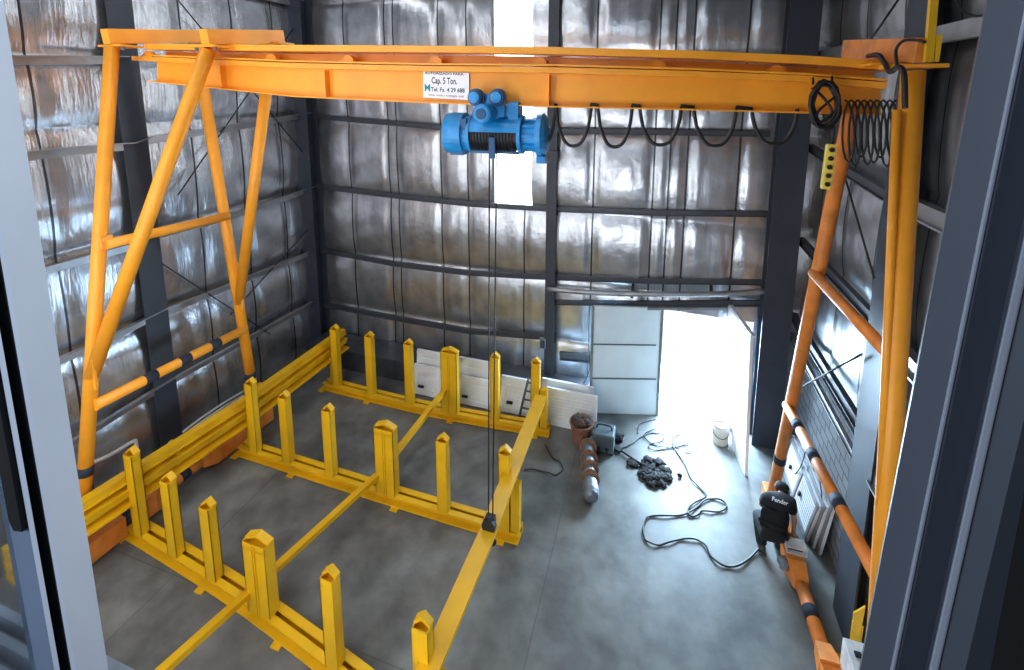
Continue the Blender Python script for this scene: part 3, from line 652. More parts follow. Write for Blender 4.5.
# ropes to the hook block on the right-hand rack beam
hk = FX(490.5, 532, -1.72)
for dx in (-.025, .03):
    k = MB(); k.tube([hp_(-.02 + dx * 1.6, -.05, -.16), hk + V(dx, 0, .22)], .008, 8); obj('wire_rope', k, 'wire', hoist)
k = MB(); k.box(hk + V(0, 0, .12), (.12, .08, .22)); hb = obj('hook_block', k, 'black', hoist, bevel=.015)
k = MB(); k.lathe([(.075, -.03), (.085, -.03), (.085, .03), (.075, .03)], hk + V(0, -.05, .14), (0, 1, 0), 18); obj('sheave', k, 'wire', hb)
k = MB(); k.tube(smooth_path([hk + V(0, 0, .02), hk + V(0, 0, -.05), hk + V(.06, 0, -.11), hk + V(.03, 0, -.17), hk + V(-.05, 0, -.15), hk + V(-.065, 0, -.1)], 5), .016, 8); obj('hook', k, 'black', hb)

# ================================================================== festoon, coil and pendant
PF0, PF1 = PA - bn * .04, PB - bn * .04
def Q(x, y, off=0.0): return FP(x, y, PF0 - bn * off, PF1 - bn * off)
pts = smooth_path([Q(546, 142), Q(550, 138), Q(553, 128), Q(555, 110)], 5) + [Q(555, 103.5, 0)]
for x0, x1, yb in ((556, 591, 146), (598, 632, 147), (640, 681, 145), (694, 736, 146), (752, 797, 144)):
    y0 = float(np.interp(x0, [c[0] for c in cols], [c[1] for c in cols])) + 1
    w = x1 - x0; pts += [Q(x0 - .3, y0 - 4, 0)]; pts += smooth_path([Q(x0, y0), Q(x0 + w * .08, y0 + (yb - y0) * .5), Q(x0 + w * .27, y0 + (yb - y0) * .9), Q(x0 + w * .5, yb), Q(x0 + w * .74, y0 + (yb - y0) * .88), Q(x0 + w * .93, y0 + (yb - y0) * .45), Q(x1, y0)], 5) + [Q(x1 + .3, y0 - 4, 0)]
k = MB(); k.tube(pts, .019, 8)
tag(obj('festoon_cable', k, 'black', base=Q(672, 112)), 'black cable hanging in five wide loops under the crane beam', 'cable')
pts = []
for i in range(8 * 14 + 1):
    th = i * 2 * math.pi / 14; q = i // 14; hh = 31 + 2.5 * math.sin(q * 2.3)
    pts.append(Q(845 + 6.4 * th / (2 * math.pi) + 7.5 * math.sin(th), 100 + hh - hh * math.cos(th), .10 + .05 * math.sin(th)))
k = MB(); k.tube(pts, .0095, 6)
tag(obj('bunched_cable', k, 'black', base=Q(870, 102)), 'black cable bunched into narrow loops at the right end of the crane beam', 'cable')
PF0, PF1 = PA - bn * .12, PB - bn * .12
cc = Q(825, 105, .12); k = MB()
ring = []
for i in range(10 * 16 + 1):
    a = i * 2 * math.pi / 16; w = 1 + .05 * math.sin(i * 1.7) - .055 * (i // 16 % 4); ring.append(Q(825 + 15 * w * math.cos(a) * 1.0 + 1.2 * math.sin(i * .37), 105 + 24 * w * math.sin(a), .12 + .012 * (i // 16)))
k.tube(ring, .014, 7)
coil = thing('cable_coil', 'black cable wound into an oval coil hung near the right end of the beam', 'cable', Q(825, 82, .12))
obj('coil', k, 'black', coil)
k = MB(); k.tube(smooth_path([Q(812, 88, .1), Q(822, 96, .18), Q(832, 112, .2), Q(820, 122, .2), Q(818, 112, .2), Q(836, 96, .18)], 5), .012, 6); obj('tail', k, 'black', coil)
k = MB(); k.tube([Q(813, 78, .05), Q(813, 84, .12)], .01, 6); obj('hanging_hook', k, 'wire', coil); k = MB(); k.tube([Q(832, 76, .05), Q(832, 84, .12)], .01, 6); obj('hanging_hook', k, 'wire', coil)
p0, p1 = Q(831.5, 144, .1), Q(825.5, 189, .1); pn = thing('pendant_control', 'yellow pendant control box with a row of black buttons below the cable coil', 'crane control', p1)
k = MB(); up_ = (p0 - p1).normalized(); k.bar(p1, p0, .085, .06, up=(0, 1, 0)); obj('case', k, 'pendant', pn, bevel=.01)
for i in range(5):
    c = p1 + (p0 - p1) * (.12 + i * .19) - V(0, .04, 0); b_ = MB(); b_.lathe([(.02, -.012), (.023, 0), (.023, .03)], c, (0, 1, 0), 14); obj('push_button', b_, 'black', pn)
k = MB(); k.tube(smooth_path([p0, p0 + V(.005, 0, .12), Q(833, 118, .14)], 5), .014, 8); obj('lead', k, 'black', pn)
# junction clutter at the crane's right end
k = MB(); k.tube(smooth_path([FX(868, 56, 1.8), FX(878, 55, 1.75), FX(884, 62, 1.75), FX(890, 72, 1.7), FX(898, 67, 1.66), FX(904, 74, 1.64), FX(905, 108, 1.64)], 5), .02, 8)
k.tube(smooth_path([FX(897, 66, 1.75), FX(896, 50, 1.78), FX(903, 41, 1.8), FX(915, 40, 1.85), FX(925, 42, 1.88)], 5), .012, 8)
tag(obj('supply_cable', k, 'black', base=FX(897, 70, 1.75)), 'thick black supply cable looped over the top of the right crane leg', 'cable')
k = MB(); k.tube(smooth_path([FX(952, -8, 2.3), FX(962, 10, 2.25), FX(975, 16, 2.2), FX(990, 14, 2.15)], 5), .01, 6)
tag(obj('hanging_cable', k, 'black', base=FX(962, 10, 2.25)), 'thin black cable sagging at the top right near the window frame', 'cable')

# ================================================================== YELLOW RACK
def gable_post(par, c, w, dp, h, double=False):
    """pointed post: folded body with a bent roof plate over the open top"""
    x, y = c; g = .5 * w * .95 if not double else .5 * w * .42; t = .014
    z0 = .145; zt = h - g
    b = MB()
    for x0, x1, y0, y1 in ((-w / 2, w / 2, -dp / 2, -dp / 2 + .01), (-w / 2, w / 2, dp / 2 - .01, dp / 2), (-w / 2, -w / 2 + .01, -dp / 2, dp / 2), (w / 2 - .01, w / 2, -dp / 2, dp / 2)):
        b.span((x + x0, y + y0, z0), (x + x1, y + y1, zt))
    b.span((x - w / 2, y - dp / 2, zt - .08), (x + w / 2, y + dp / 2, zt - .07))
    if double:
        b.span((x - .022, y - dp / 2 - .012, z0), (x - .012, y - dp / 2, zt)); b.span((x + .012, y - dp / 2 - .012, z0), (x + .022, y - dp / 2, zt))
    else:
        b.span((x - w * .1, y - dp / 2 - .008, z0), (x + w / 2, y - dp / 2, zt))
    po = obj('post', b, 'yellow', par)
    ck = MB(); o = .004; yf = y - dp * .12
    ck.prism([(x - w / 2 - o, yf, zt - .02), (x, yf, h - t * 1.5), (x + w / 2 + o, yf, zt - .02), (x + w / 2 + o, yf, zt + t * .9), (x, yf, h + t * .6), (x - w / 2 - o, yf, zt + t * .9)], (0, dp * .62, 0))
    obj('cap', ck, 'yellow', po)
    return po
rows = {
 'far': ([(322, 390), (430, 417), (548, 438)], [(334, 323), (369, 331), (408, 339), (449.5, 348), (495, 353), (536, 358)], 1.37),
 'mid': ([(236, 456), (370, 500), (518, 546)], [(249.5, 376), (283.5, 392), (327.5, 405), (385, 423), (442.5, 435), (505, 447)], 1.33),
 'near': ([(123, 538), (220, 600), (311, 668), (450, 735)], [(130.5, 448), (167, 474), (206.5, 500), (257, 535), (329, 569), (421.5, 594)], 1.24)}
heights = {'far': [1.41, 1.38, 1.35, 1.33, 1.38, 1.42], 'mid': [1.46, 1.34, 1.31, 1.26, 1.30, 1.34], 'near': [1.36, 1.28, 1.22, 1.13, 1.22, 1.40]}
post_xy = {}
for nm, (base, xs_, h0) in rows.items():
    bl = [FZ(x, y, .0) for x, y in base]
    if nm == 'near':
        bl[-1] = bl[2] + (bl[2] - bl[1]) * 0.8; bl[-1].x = -1.62; bl[-1].y = 3.06
    lab = {'far': 'yellow post rack base row farthest back, in front of the stacked white panels', 'mid': 'middle yellow row of pointed posts across the rack', 'near': 'nearest yellow row of pointed posts, cut off by the bottom of the photo'}[nm]
    rk = thing('post_rack', lab, 'rack', bl[0] + (bl[-1] - bl[0]) * .5, 'rows of pointed posts in the yellow rack')
    pth = [p + V(0, .13, 0) for p in bl]; pth = smooth_path(pth, 6)
    def chan(off, z0, z1, w, lip):
        m = MB(); t = .015
        prof = [(-w / 2, z0), (w / 2, z0), (w / 2, z0 + t), (w / 2 - .0, z1), (-w / 2, z1), (-w / 2, z1 - t), (w / 2 - t, z1 - t), (w / 2 - t, z0 + t), (-w / 2, z0 + t)]
        m.extrude([(a + off, b) for a, b in prof], pth); return m
    a = MB(); 
    pf = lambda x0, x1, z0, z1: [(x0, z0), (x1, z0), (x1, z1), (x0, z1)]
    # extrude's across axis points towards the camera side (right of travel)
    for pr_ in (pf(-.11, -.025, .13, .145), pf(-.11, -.09, .02, .14), pf(.02, .105, .13, .145), pf(.02, .04, .02, .14), pf(-.12, .14, .012, .03)):
        a.extrude(pr_, pth)
    obj('base_beam', a, 'yellow', rk)
    for fr in (.02, .33, .6, .97):
        q = pth[int(fr * (len(pth) - 1))]; f = MB(); f.span(q + V(-.06, -.2, 0), q + V(.06, .14, .014)); obj('foot_plate', f, 'yellow', rk)
    pl = []
    for i, px in enumerate(xs_):
        ylin = 5.0                                   # the post's apex lies over the base line
        for it in range(12):
            c = FY(px[0], px[1], ylin); ylin = float(np.interp(c.x, [q.x for q in pth], [q.y for q in pth])) - .04
        dbl = (i == 3); h = min(1.47, max(1.1, c.z))
        gable_post(rk, (c.x, ylin), (.33 if dbl else .16), .12 if not dbl else .14, h, dbl); pl.append((c.x, ylin, h))
    # low bracket that carries the side beam at the left end
    x, y, h = pl[0]; br = MB(); br.span((x - .17, y - .0, .16), (x - .09, y + .1, .72)); obj('beam_bracket', br, 'yellow', rk)
    x, y, h = pl[-1]; br = MB(); br.span((x + .1, y - .05, .16), (x + .22, y + .06, .9)); obj('beam_bracket', br, 'yellow', rk)
    post_xy[nm] = pl
# long side beams
def chan_beam(path, w, h, mat='yellow', t=.014):
    m = MB()
    for pr_ in ([(-w / 2, h / 2 - t), (w / 2, h / 2 - t), (w / 2, h / 2), (-w / 2, h / 2)], [(-w / 2, -h / 2), (w / 2, -h / 2), (w / 2, -h / 2 + t), (-w / 2, -h / 2 + t)], [(-t / 2, -h / 2), (t / 2, -h / 2), (t / 2, h / 2), (-t / 2, h / 2)]): m.extrude(pr_, path)
    return m
lx_ = [(post_xy[n][0][0] - .2, post_xy[n][0][1]) for n in ('near', 'mid', 'far')]
la = V(lx_[0][0] - .1, lx_[0][1] - 1.2, .93); lb = V(lx_[2][0] - .02, lx_[2][1] + .55, .98); lm = V(lx_[1][0], lx_[1][1], .95)
lbm = thing('side_beam', 'long yellow double channel beam along the left ends of the post rows', 'steel beam', la * .5 + lb * .5, 'long beams of the yellow rack')
pth = [la, lm, lb]
def stack(parts):
    m = MB()
    for w, z0, z1, o in parts: m.extrude([(-w / 2 + o, z0), (w / 2 + o, z0), (w / 2 + o, z1), (-w / 2 + o, z1)], pth)
    return m
obj('upper_channel', stack([(.13, 0, .1, 0), (.16, -.015, 0, 0), (.03, -.10, -.015, -.04), (.18, -.125, -.10, .01)]), 'yellow', lbm)
obj('lower_channel', stack([(.15, -.21, -.125, .0), (.03, -.30, -.21, -.04), (.24, -.33, -.30, .02)]), 'yellow', lbm)
k = MB()
for p in (la + (lb - la) * .34, la + (lb - la) * .62): k.box(p + V(.02, 0, -.11), (.15, .06, .36))
obj('splice_plate', k, 'yellow', lbm)
ra = FZ(418, 690, 1.0); rm = FZ(484, 545, 1.0); rb = FZ(541, 399, 1.0); ra = V(-1.78, 2.7, 1.0); 
k = MB(); k.extrude([(-.1, -.07), (.07, -.07), (.07, .05), (.1, .05), (.1, .07), (-.1, .07)], [ra, V(rm.x, rm.y, 1.0), rb])
tag(obj('side_beam', k, 'yellow', base=(ra + rb) / 2), 'long yellow beam along the right ends of the post rows, holding the crane hook', 'steel beam', 'long beams of the yellow rack')
cb_ = [FZ(150, 682, .72), FY(252, 590, post_xy['near'][3][1]), FY(380, 473, post_xy['mid'][3][1]), FY(445, 390, post_xy['far'][3][1] - .05)]
k = MB(); k.extrude([(-.045, -.035), (.045, -.035), (.045, .035), (-.045, .035)], cb_)
tag(obj('centre_bar', k, 'yellow', base=cb_[1]), 'thin yellow square bar running through the wide double posts of all rows', 'steel bar', 'long beams of the yellow rack')

# ================================================================== white shutters at the back wall
def shutter(name, label, p0, p1, h, lean, group, slats=9, t=.04, handle=True, mirror=False, base_z=0.0, frame=True):
    """louvred panel leaning back: p0,p1 foot line, lean = how far the top goes away"""
    p0, p1 = Vector(p0), Vector(p1); r = (p1 - p0).normalized(); away = V(-r.y, r.x, 0); up = (away * lean + V(0, 0, math.sqrt(max(.01, h * h - lean * lean)))).normalized(); n = r.cross(up)  # n faces the viewer side (-away)
    w = (p1 - p0).length; o = thing(name, label, 'shutter panel', (p0 + p1) / 2 + V(0, 0, base_z), group); b0 = p0 + V(0, 0, base_z)
    R = Matrix((r, up, n)).transposed()
    def bx(u, v, d, su, sv, sd, m): m.box(b0 + r * u + up * v + n * d, (su, sv, sd), R); return m
    k = MB(); bx(w / 2, h / 2, 0, w, h, t, k); obj('panel', k, 'white', o, bevel=.004)
    k = MB()
    for u in (.05, w - .05): bx(u, h / 2, t / 2 + .008, .09, h, .02, k)
    for v in (.05, h - .05): bx(w / 2, v, t / 2 + .008, w, .09, .02, k)
    obj('frame', k, 'white', o)
    k = MB()
    for i in range(slats): bx(w / 2, .14 + (h - .28) * (i + .5) / slats, t / 2 + .006, w - .2, (h - .28) / slats * .6, .014, k)
    s = obj('ribs', k, 'white', o); s['kind'] = 'stuff'
    if handle:
        k = MB(); bx(.2 if not mirror else w - .2, h * .3, t / 2 + .035, .12, .045, .035, k); obj('handle', k, 'black', o)
    return o
PZ = lambda x, y: FZ(x, y)
sY = back_y(-4.6) - .75
g_ = 'white louvred panels leaning on the back wall'
def sh_at(x0, x1, ytop, Yf, label, h=None, lean=.35, dx=0, **kw):
    a, b = FY(x0, 400, Yf), FY(x1, 400, Yf); t_ = FY((x0 + x1) / 2, ytop, Yf + lean); hh = math.hypot(t_.z, lean)
    return shutter('shutter_panel', label, V(a.x, Yf, 0), V(b.x, Yf, 0), hh, lean, g_, **kw)
sh_at(417, 447, 351, 8.11, 'white panel with rounded top standing behind the left louvred panel at the back wall', handle=False, lean=.10, slats=4)
sh_at(413, 448, 366, 7.93, 'leftmost white louvred panel leaning on the back wall left of the wide post', lean=.14)
sh_at(458, 492, 359, 8.11, 'tall plain white panel behind the louvred one right of the wide double post', handle=False, lean=.10, slats=3)
sh_at(456, 491, 377, 7.93, 'white louvred panel with black handle just right of the wide double post', lean=.14)
sh_at(500, 531, 377, 7.96, 'white framed panel standing left of the small dark ladder', slats=5, lean=.14)
sh_at(541, 593, 382, 8.11, 'rear white louvred panel below the middle column', handle=False, lean=.10)
sh_at(545, 597, 391, 7.88, 'front white louvred panel behind the reddish bucket', handle=False, slats=7, lean=.14)
la0 = FY(523, 421, 7.8)
ld = thing('step_ladder', 'small dark ladder leaning between white panels beside the last far post', 'ladder', V(la0.x, 7.8, 0))
lt_ = FY(533, 379, 7.95)
for s in (-.09, .09):
    k = MB(); k.bar(V(la0.x + s, 7.8, 0), V(lt_.x + s, 7.95, lt_.z), .025, .04); obj('side_rail', k, 'seam', ld)
for i in range(5):
    f = (i + .5) / 5; c = V(la0.x, 7.8, 0).lerp(V(lt_.x, 7.95, lt_.z), f); k = MB(); k.bar(c - V(.09, 0, 0), c + V(.09, 0, 0), .025, .025); obj('rung', k, 'seam', ld)

# ================================================================== floor clutter near the door
bk0 = FZ(581, 441); b_ = thing('scrap_bucket', 'reddish bucket heaped with brown scraps in front of a white panel', 'bucket', bk0)
k = MB(); k.lathe([(.15, 0), (.155, .01), (.2, .36), (.215, .36), (.215, .385), (.19, .385), (.18, .33)], bk0, seg=28); obj('pail', k, 'clay', b_)
k = MB()
for i in range(9): a = i * 2.4; k.blob(bk0 + V(.1 * math.cos(a), .1 * math.sin(a), .37 + .03 * (i % 3)), (.09, .08, .06), i, .5, 2.5, 2)
hs = obj('scraps', k, 'soil', b_); hs['kind'] = 'stuff'
k = MB(); k.tube(smooth_path([bk0 + V(.21, 0, .34), bk0 + V(.26, -.08, .2), bk0 + V(.22, -.1, .1)], 5), .008, 6); obj('bail_handle', k, 'wire', b_)
g0 = FZ(603, 452); gn = thing('welding_machine', 'grey box-shaped welding machine beside the reddish bucket', 'welder', g0)
k = MB(); k.box(g0 + V(0, .1, .2), (.36, .32, .34)); obj('housing', k, 'machine', gn, bevel=.02)
k = MB(); k.box(g0 + V(0, -.065, .22), (.28, .015, .22)); obj('front_panel', k, 'seam', gn)
k = MB(); k.tube(smooth_path([g0 + V(-.13, .1, .37), g0 + V(-.1, .1, .44), g0 + V(.1, .1, .44), g0 + V(.13, .1, .37)], 5), .014, 8); obj('carry_handle', k, 'black', gn)
for s in (-.07, .07):
    k = MB(); k.lathe([(.03, 0), (.025, .05)], g0 + V(s, -.07, .12), (0, -1, 0), 12); obj('terminal', k, 'black', gn)
for sx in (-.14, .14):
    k = MB(); k.span(g0 + V(sx - .03, -.04, 0), g0 + V(sx + .03, .24, .035)); obj('skid', k, 'black', gn)
c0 = FZ(614, 440); k = MB(); k.blob(c0 + V(0, 0, .09), (.16, .1, .07), 4, .5, 2, 3); k.box(c0 + V(.05, 0, .05), (.2, .05, .1))
tag(obj('tool_bag', k, 'charcoal', base=c0), 'small dark tool bag behind the grey welding machine', 'bag')
# length of pipe with four rusty discs
a0, a1 = FZ(588, 455), FZ(591, 506); pt = thing('flanged_pipe', 'grey metal pipe lying on the floor with four rusty round flanges', 'pipe', a1)
t_ = (a1 - a0).normalized(); s_ = V(-t_.y, t_.x, 0); kk = MB()
Lp = (a1 - a0).length
kk.lathe([(.09, 0), (.10, .005), (.10, Lp - .3), (.12, Lp - .28), (.13, Lp - .1), (.11, Lp - .03), (.05, Lp)], a0 + V(0, 0, .13), t_, 26); obj('tube', kk, 'grey_metal', pt)
for f in (.03, .29, .5, .70):
    c = a0 + (a1 - a0) * f + V(0, 0, .15); tt = (t_ * .8 + V(0, 0, .6)).normalized(); k = MB(); k.lathe([(.14, -.06), (.145, -.05), (.145, .02), (.125, .025), (.12, .0), (.05, .004), (.045, .03), (.0, .03)], c + V(0, 0, .02), tt, 26); obj('flange', k, 'rust', pt)
# black heap of netting
pc = FZ(655, 473); k = MB()
for i in range(16):
    a = i * 2.399; r = .05 + .19 * math.sqrt(i / 16); k.blob(pc + V(r * .85 * math.cos(a), r * 1.1 * math.sin(a), .02), (.10, .09, .028 + .012 * (i % 3)), i + 20, .9, 3.5, 3)
o = tag(obj('debris_heap', k, 'charcoal', base=pc), 'low black heap of shredded debris on the bright concrete', 'debris'); o['kind'] = 'stuff'
k = MB(); k.blob(FZ(633, 464) + V(0, 0, .02), (.1, .1, .03), 71, .7, 3, 3); tag(obj('debris_scrap', k, 'charcoal', base=FZ(633, 464)), 'small dark scrap just left of the black heap', 'debris')
k = MB(); k.blob(FZ(680, 477) + V(0, 0, .03), (.04, .04, .03), 75, .6, 3, 2); tag(obj('debris_scrap', k, 'charcoal', base=FZ(680, 477)), 'tiny dark lump to the right of the black heap', 'debris')
w0, w1 = FZ(621, 453), FZ(642, 467); sp_ = thing('shovel', 'thin shovel lying on the floor with its blade in the black heap', 'shovel', w0)
k = MB(); k.tube([w0 + V(0, 0, .04), w1 + V(0, 0, .05)], .016, 8); obj('shaft', k, 'wire', sp_)
k = MB(); dd = (w0 - w1).normalized(); k.bar(w0 + V(0, 0, .04) + dd * .0, w0 + dd * .16 + V(0, 0, .04), .1, .04); obj('grip', k, 'black', sp_)
# cream pail by the door
b0 = V(1.27, 8.36, 0); pl_ = thing('plastic_pail', 'cream plastic pail standing alone beside the bright open doorway', 'bucket', b0)
k = MB(); k.lathe([(.125, 0), (.13, .01), (.148, .3), (.165, .3), (.165, .33), (.155, .33), (.155, .38), (.14, .385), (.13, .34), (.12, .3)], b0, seg=28); obj('pail', k, 'bucket', pl_)
k = MB(); k.lathe([(.12, .0), (.12, .02)], b0 + V(0, 0, .3), seg=24); obj('contents', k, 'clay', pl_)
k = MB(); k.tube([b0 + V(.17 * math.cos(a), .05 - .2 * math.sin(a), .32 - .16 * math.sin(a)) for a in [i * math.pi / 12 for i in range(13)]], .006, 6); obj('bail_handle', k, 'wire', pl_)
# cables on the floor
def cable(pix, r, label, mat='black', z=None, name='extension_cable'):
    p = smooth_path([FZ(x, y, r + .002) for x, y in pix], 6)
    for i in range(len(p)): p[i].z = r + .002 + .012 * (1 + math.sin(i * .7)) * .5
    k = MB(); k.tube(p, r, 7); return tag(obj(name, k, mat, base=p[len(p) // 2]), label, 'cable')
cable([(760, 548), (752, 556), (738, 566), (722, 565), (711, 556), (705, 545), (697, 540), (682, 539), (668, 543), (656, 545), (646, 540), (643, 530), (646, 520), (651, 516), (668, 516), (686, 514), (697, 507), (706, 500), (717, 499), (726, 504), (724, 510), (713, 512), (701, 511), (698, 515), (690, 516), (688, 509), (696, 502), (706, 496), (701, 489), (692, 480), (686, 467), (679, 455), (672, 446)], .013, 'long black cable winding across the floor towards the crouching person')
cable([(612, 445), (622, 448), (632, 444), (640, 438), (652, 433), (664, 436), (660, 442), (649, 445), (652, 450), (666, 449), (680, 446), (694, 446), (697, 450), (689, 453), (679, 449), (672, 442), (678, 435), (686, 437), (688, 443), (676, 447), (660, 447), (648, 441), (644, 434), (656, 429)], .009, 'thin dark cable tangled in loops near the doorway and running from the welder')
cable([(545, 445), (552, 457), (560, 463), (563, 470), (556, 475), (548, 473), (536, 470), (524, 470)], .01, 'dark cable curling on the floor behind the far right post')
cable([(638, 434), (639, 425), (646, 422), (656, 419)], .008, 'short thin cable bent on the floor at the doorway threshold')
# cable hung down by the door edge, with a brown lamp head
hg = [FY(590, 350, 8.75), FY(589, 372, 8.7), FY(581, 388, 8.6), FY(576, 398, 8.3), FY(583, 410, 8.1), FY(586, 420, 7.95), FY(579, 426, 7.85), FY(577, 431, 7.75)]
k = MB(); k.tube(smooth_path(hg, 6), .01, 7); tag(obj('hanging_cable', k, 'black', base=hg[0]), 'dark cable hanging from the wall rail down into the reddish bucket', 'cable')
k = MB(); c = FY(583, 387, 8.62); k.box(c, (.14, .1, .1), Matrix.Rotation(.5, 3, 'Y')); k.tube([c, c + V(.1, 0, -.12)], .025, 8); tag(obj('power_socket', k, 'rust', base=c), 'brown trailing socket hanging above the white panel at the middle column', 'socket')

# ================================================================== right wall: shutters, person, machine, clutter
g2 = 'white panels leaning on the right wall'
def rshutter(dx, label, zlift=0.0, hh=1.3, **kw):
    q0, q1 = V(2.02 + dx, 7.75, 0), V(2.02 + dx, 6.35, 0)
    return shutter('shutter_panel', label, q1 + V(0, 0, 0), q0, hh, .0001, g2, **kw)
def rpanel(dx, y0, y1, h, lean, label, t=.035, slat=True):
    a, b = V(2.02 + dx, y1, 0), V(2.02 + dx, y0, 0)        # foot line, far to near; faces -x
    r = (b - a).normalized(); up = (V(lean, 0, math.sqrt(h * h - lean * lean))).normalized(); n = up.cross(r) * -1
    if n.x > 0: n = -n
    w = (b - a).length; o = thing('shutter_panel', label, 'shutter panel', (a + b) / 2, g2); R = Matrix((r, up, n)).transposed()
    def bx(m, u, v, d, su, sv, sd): m.box(a + r * u + up * v + n * d, (su, sv, sd), R)
    k = MB(); bx(k, w / 2, h / 2, 0, w, h, t); obj('panel', k, 'white', o, bevel=.004)
    k = MB()
    for u in (.04, w * .5, w - .04): bx(k, u, h / 2, t / 2 + .006, .06, h, .016)
    for v in (.04, h - .04): bx(k, w / 2, v, t / 2 + .006, w, .07, .016)
    obj('frame', k, 'girt', o)
    if slat:
        k = MB()
        for i in range(9): bx(k, w * .76, .08 + i * (h - .16) / 9, t / 2 + .004, w * .40, .008, .006)
        s = obj('ribs', k, 'girt', o)
        for u in (.25, .62):
            k = MB(); bx(k, w * u, h * .45, t / 2 + .02, .035, .06, .03); obj('handle', k, 'black', o)
    return o
rpanel(0.19, 6.66, 8.1, .60, .12, 'front white panel with two black handles leaning on the right block wall')
rpanel(0.25, 6.58, 8.05, .68, .11, 'second white panel edge in the stack leaning on the right block wall', slat=False)
rpanel(0.31, 6.5, 8.0, .76, .10, 'rearmost white panel of the stack against the right block wall', slat=False)
k = MB(); k.tube(smooth_path([FX(790, 478, 2.25), FX(800, 468, 2.27), FX(809, 444, 2.35), FX(817, 462, 2.36), FX(821, 490, 2.36), FX(822, 510, 2.34)], 6), .008, 6)
tag(obj('loose_cable', k, 'black', base=FX(818, 440, 2.15)), 'thin black cable draped over the white panels on the right', 'cable')
# junction / drive box standing on the carriage
mz = FX(795, 540, 1.95); mb_ = thing('drive_box', 'small white box with dark open front sitting on the orange base beside the person', 'machine', V(1.94, 6.22, .275))
c = V(1.94, 6.22, .275)
k = MB(); k.span(c + V(-.12, -.08, .06), c + V(.12, .08, .075)); k.span(c + V(-.12, -.08, 0), c + V(-.108, .08, .065)); k.span(c + V(.108, -.08, 0), c + V(.12, .08, .065)); k.span(c + V(-.12, .068, 0), c + V(.12, .08, .065)); k.span(c + V(-.12, -.1, -.005), c + V(.12, .08, .01)); obj('case', k, 'ivory', mb_)
k = MB(); k.span(c + V(-.09, -.05, .012), c + V(.08, .06, .055)); obj('motor_core', k, 'black', mb_)
k = MB(); k.blob(c + V(-.17, -.2, -.06), (.07, .09, .06), 5, .3, 3, 3); obj('gear_case', k, 'grey_metal', mb_)
# yellow channel offcut and white cabinet, bottom right
v0 = FZ(853, 612, 0); v0 = V(2.31, 5.08, 0); vb = thing('channel_bracket', 'yellow steel angle bracket standing by the right column at the bottom', 'bracket', v0)
k = MB(); k.prism([v0 + V(-.1, 0, 0), v0 + V(-.08, -.02, 0), v0 + V(-.02, .03, .85), v0 + V(-.1, .06, .7)], (0, .02, 0)); k.bar(v0 + V(.02, 0, 0), v0 + V(.06, .05, 1.05), .03, .13); k.bar(v0 + V(-.08, .0, 0), v0 + V(-.06, .05, .6), .1, .02); obj('upright', k, 'yellow', vb)
k = MB(); k.span(v0 + V(-.18, -.1, 0), v0 + V(.1, .16, .03)); obj('foot', k, 'yellow', vb)
e0 = FZ(853, 668, .55); ec = thing('switch_cabinet', 'pale grey switch box at the foot of the right window frame', 'electrical box', V(e0.x + .14, e0.y + .02, 0))
e0 = Vector(ec['_base']); k = MB(); k.span(e0 + V(-.16, -.2, 0), e0 + V(.2, .22, .6)); obj('cabinet', k, 'ivory', ec, bevel=.01)
k = MB(); k.span(e0 + V(-.1, .05, .6), e0 + V(-.04, .1, .62)); k.span(e0 + V(.02, .0, .6), e0 + V(.1, .1, .63)); obj('latch', k, 'black', ec)

k = MB(); p = FP(552, 157, BA + nback * .25, BB + nback * .25); k.box(p, (.24, .08, .24)); jb = tag(obj('junction_box', k, 'girt_dark', base=p, bevel=.01), 'small grey electrical box fixed to the middle back column beside the hoist', 'electrical box')
k = MB(); k.box(p + V(0, -.045, 0), (.18, .012, .18)); obj('lid', k, 'steel', jb)
k = MB(); p = FP(543, 343, BA + nback * .2, BB + nback * .2); k.box(p, (.13, .08, .22)); jb = tag(obj('junction_box', k, 'grey_metal', base=p, bevel=.01), 'small pale box low on the wall just left of the middle column', 'electrical box')
k = MB(); k.box(p + V(0, -.045, 0), (.09, .012, .16)); obj('lid', k, 'girt_dark', jb)
# ---- left wall conduits
k = MB(); k.tube(smooth_path([FX(62, 487, -7.58), FX(78, 470, -7.58), FX(110, 455, -7.58), FX(132, 442, -7.58), FX(136, 443, -7.58), FX(137, 462, -7.58), V(-7.58, FX(137, 462, -7.58).y, 0.02)], 4), .028, 10)
tag(obj('conduit_pipe', k, 'pvc', base=FX(110, 455, -7.58)), 'white bent conduit pipe rising against the left wall behind the yellow beam', 'pipe')
for i, (dy, lb_) in enumerate(((0, 'upper pale conduit length'), (4, 'middle pale conduit length'), (8, 'lower pale conduit length'))):
    k = MB(); k.tube(smooth_path([FX(183, 432 + dy, -7.2 + .04 * i), FX(200, 419 + dy, -7.2), FX(222, 404 + dy, -7.2), FX(244, 391 + dy, -7.2)], 4), .018, 8)
    tag(obj('conduit_length', k, 'pvc', base=FX(200, 419 + dy, -7.2)), lb_ + ' lying behind the left yellow beam', 'pipe', 'pale conduits behind the left beam')
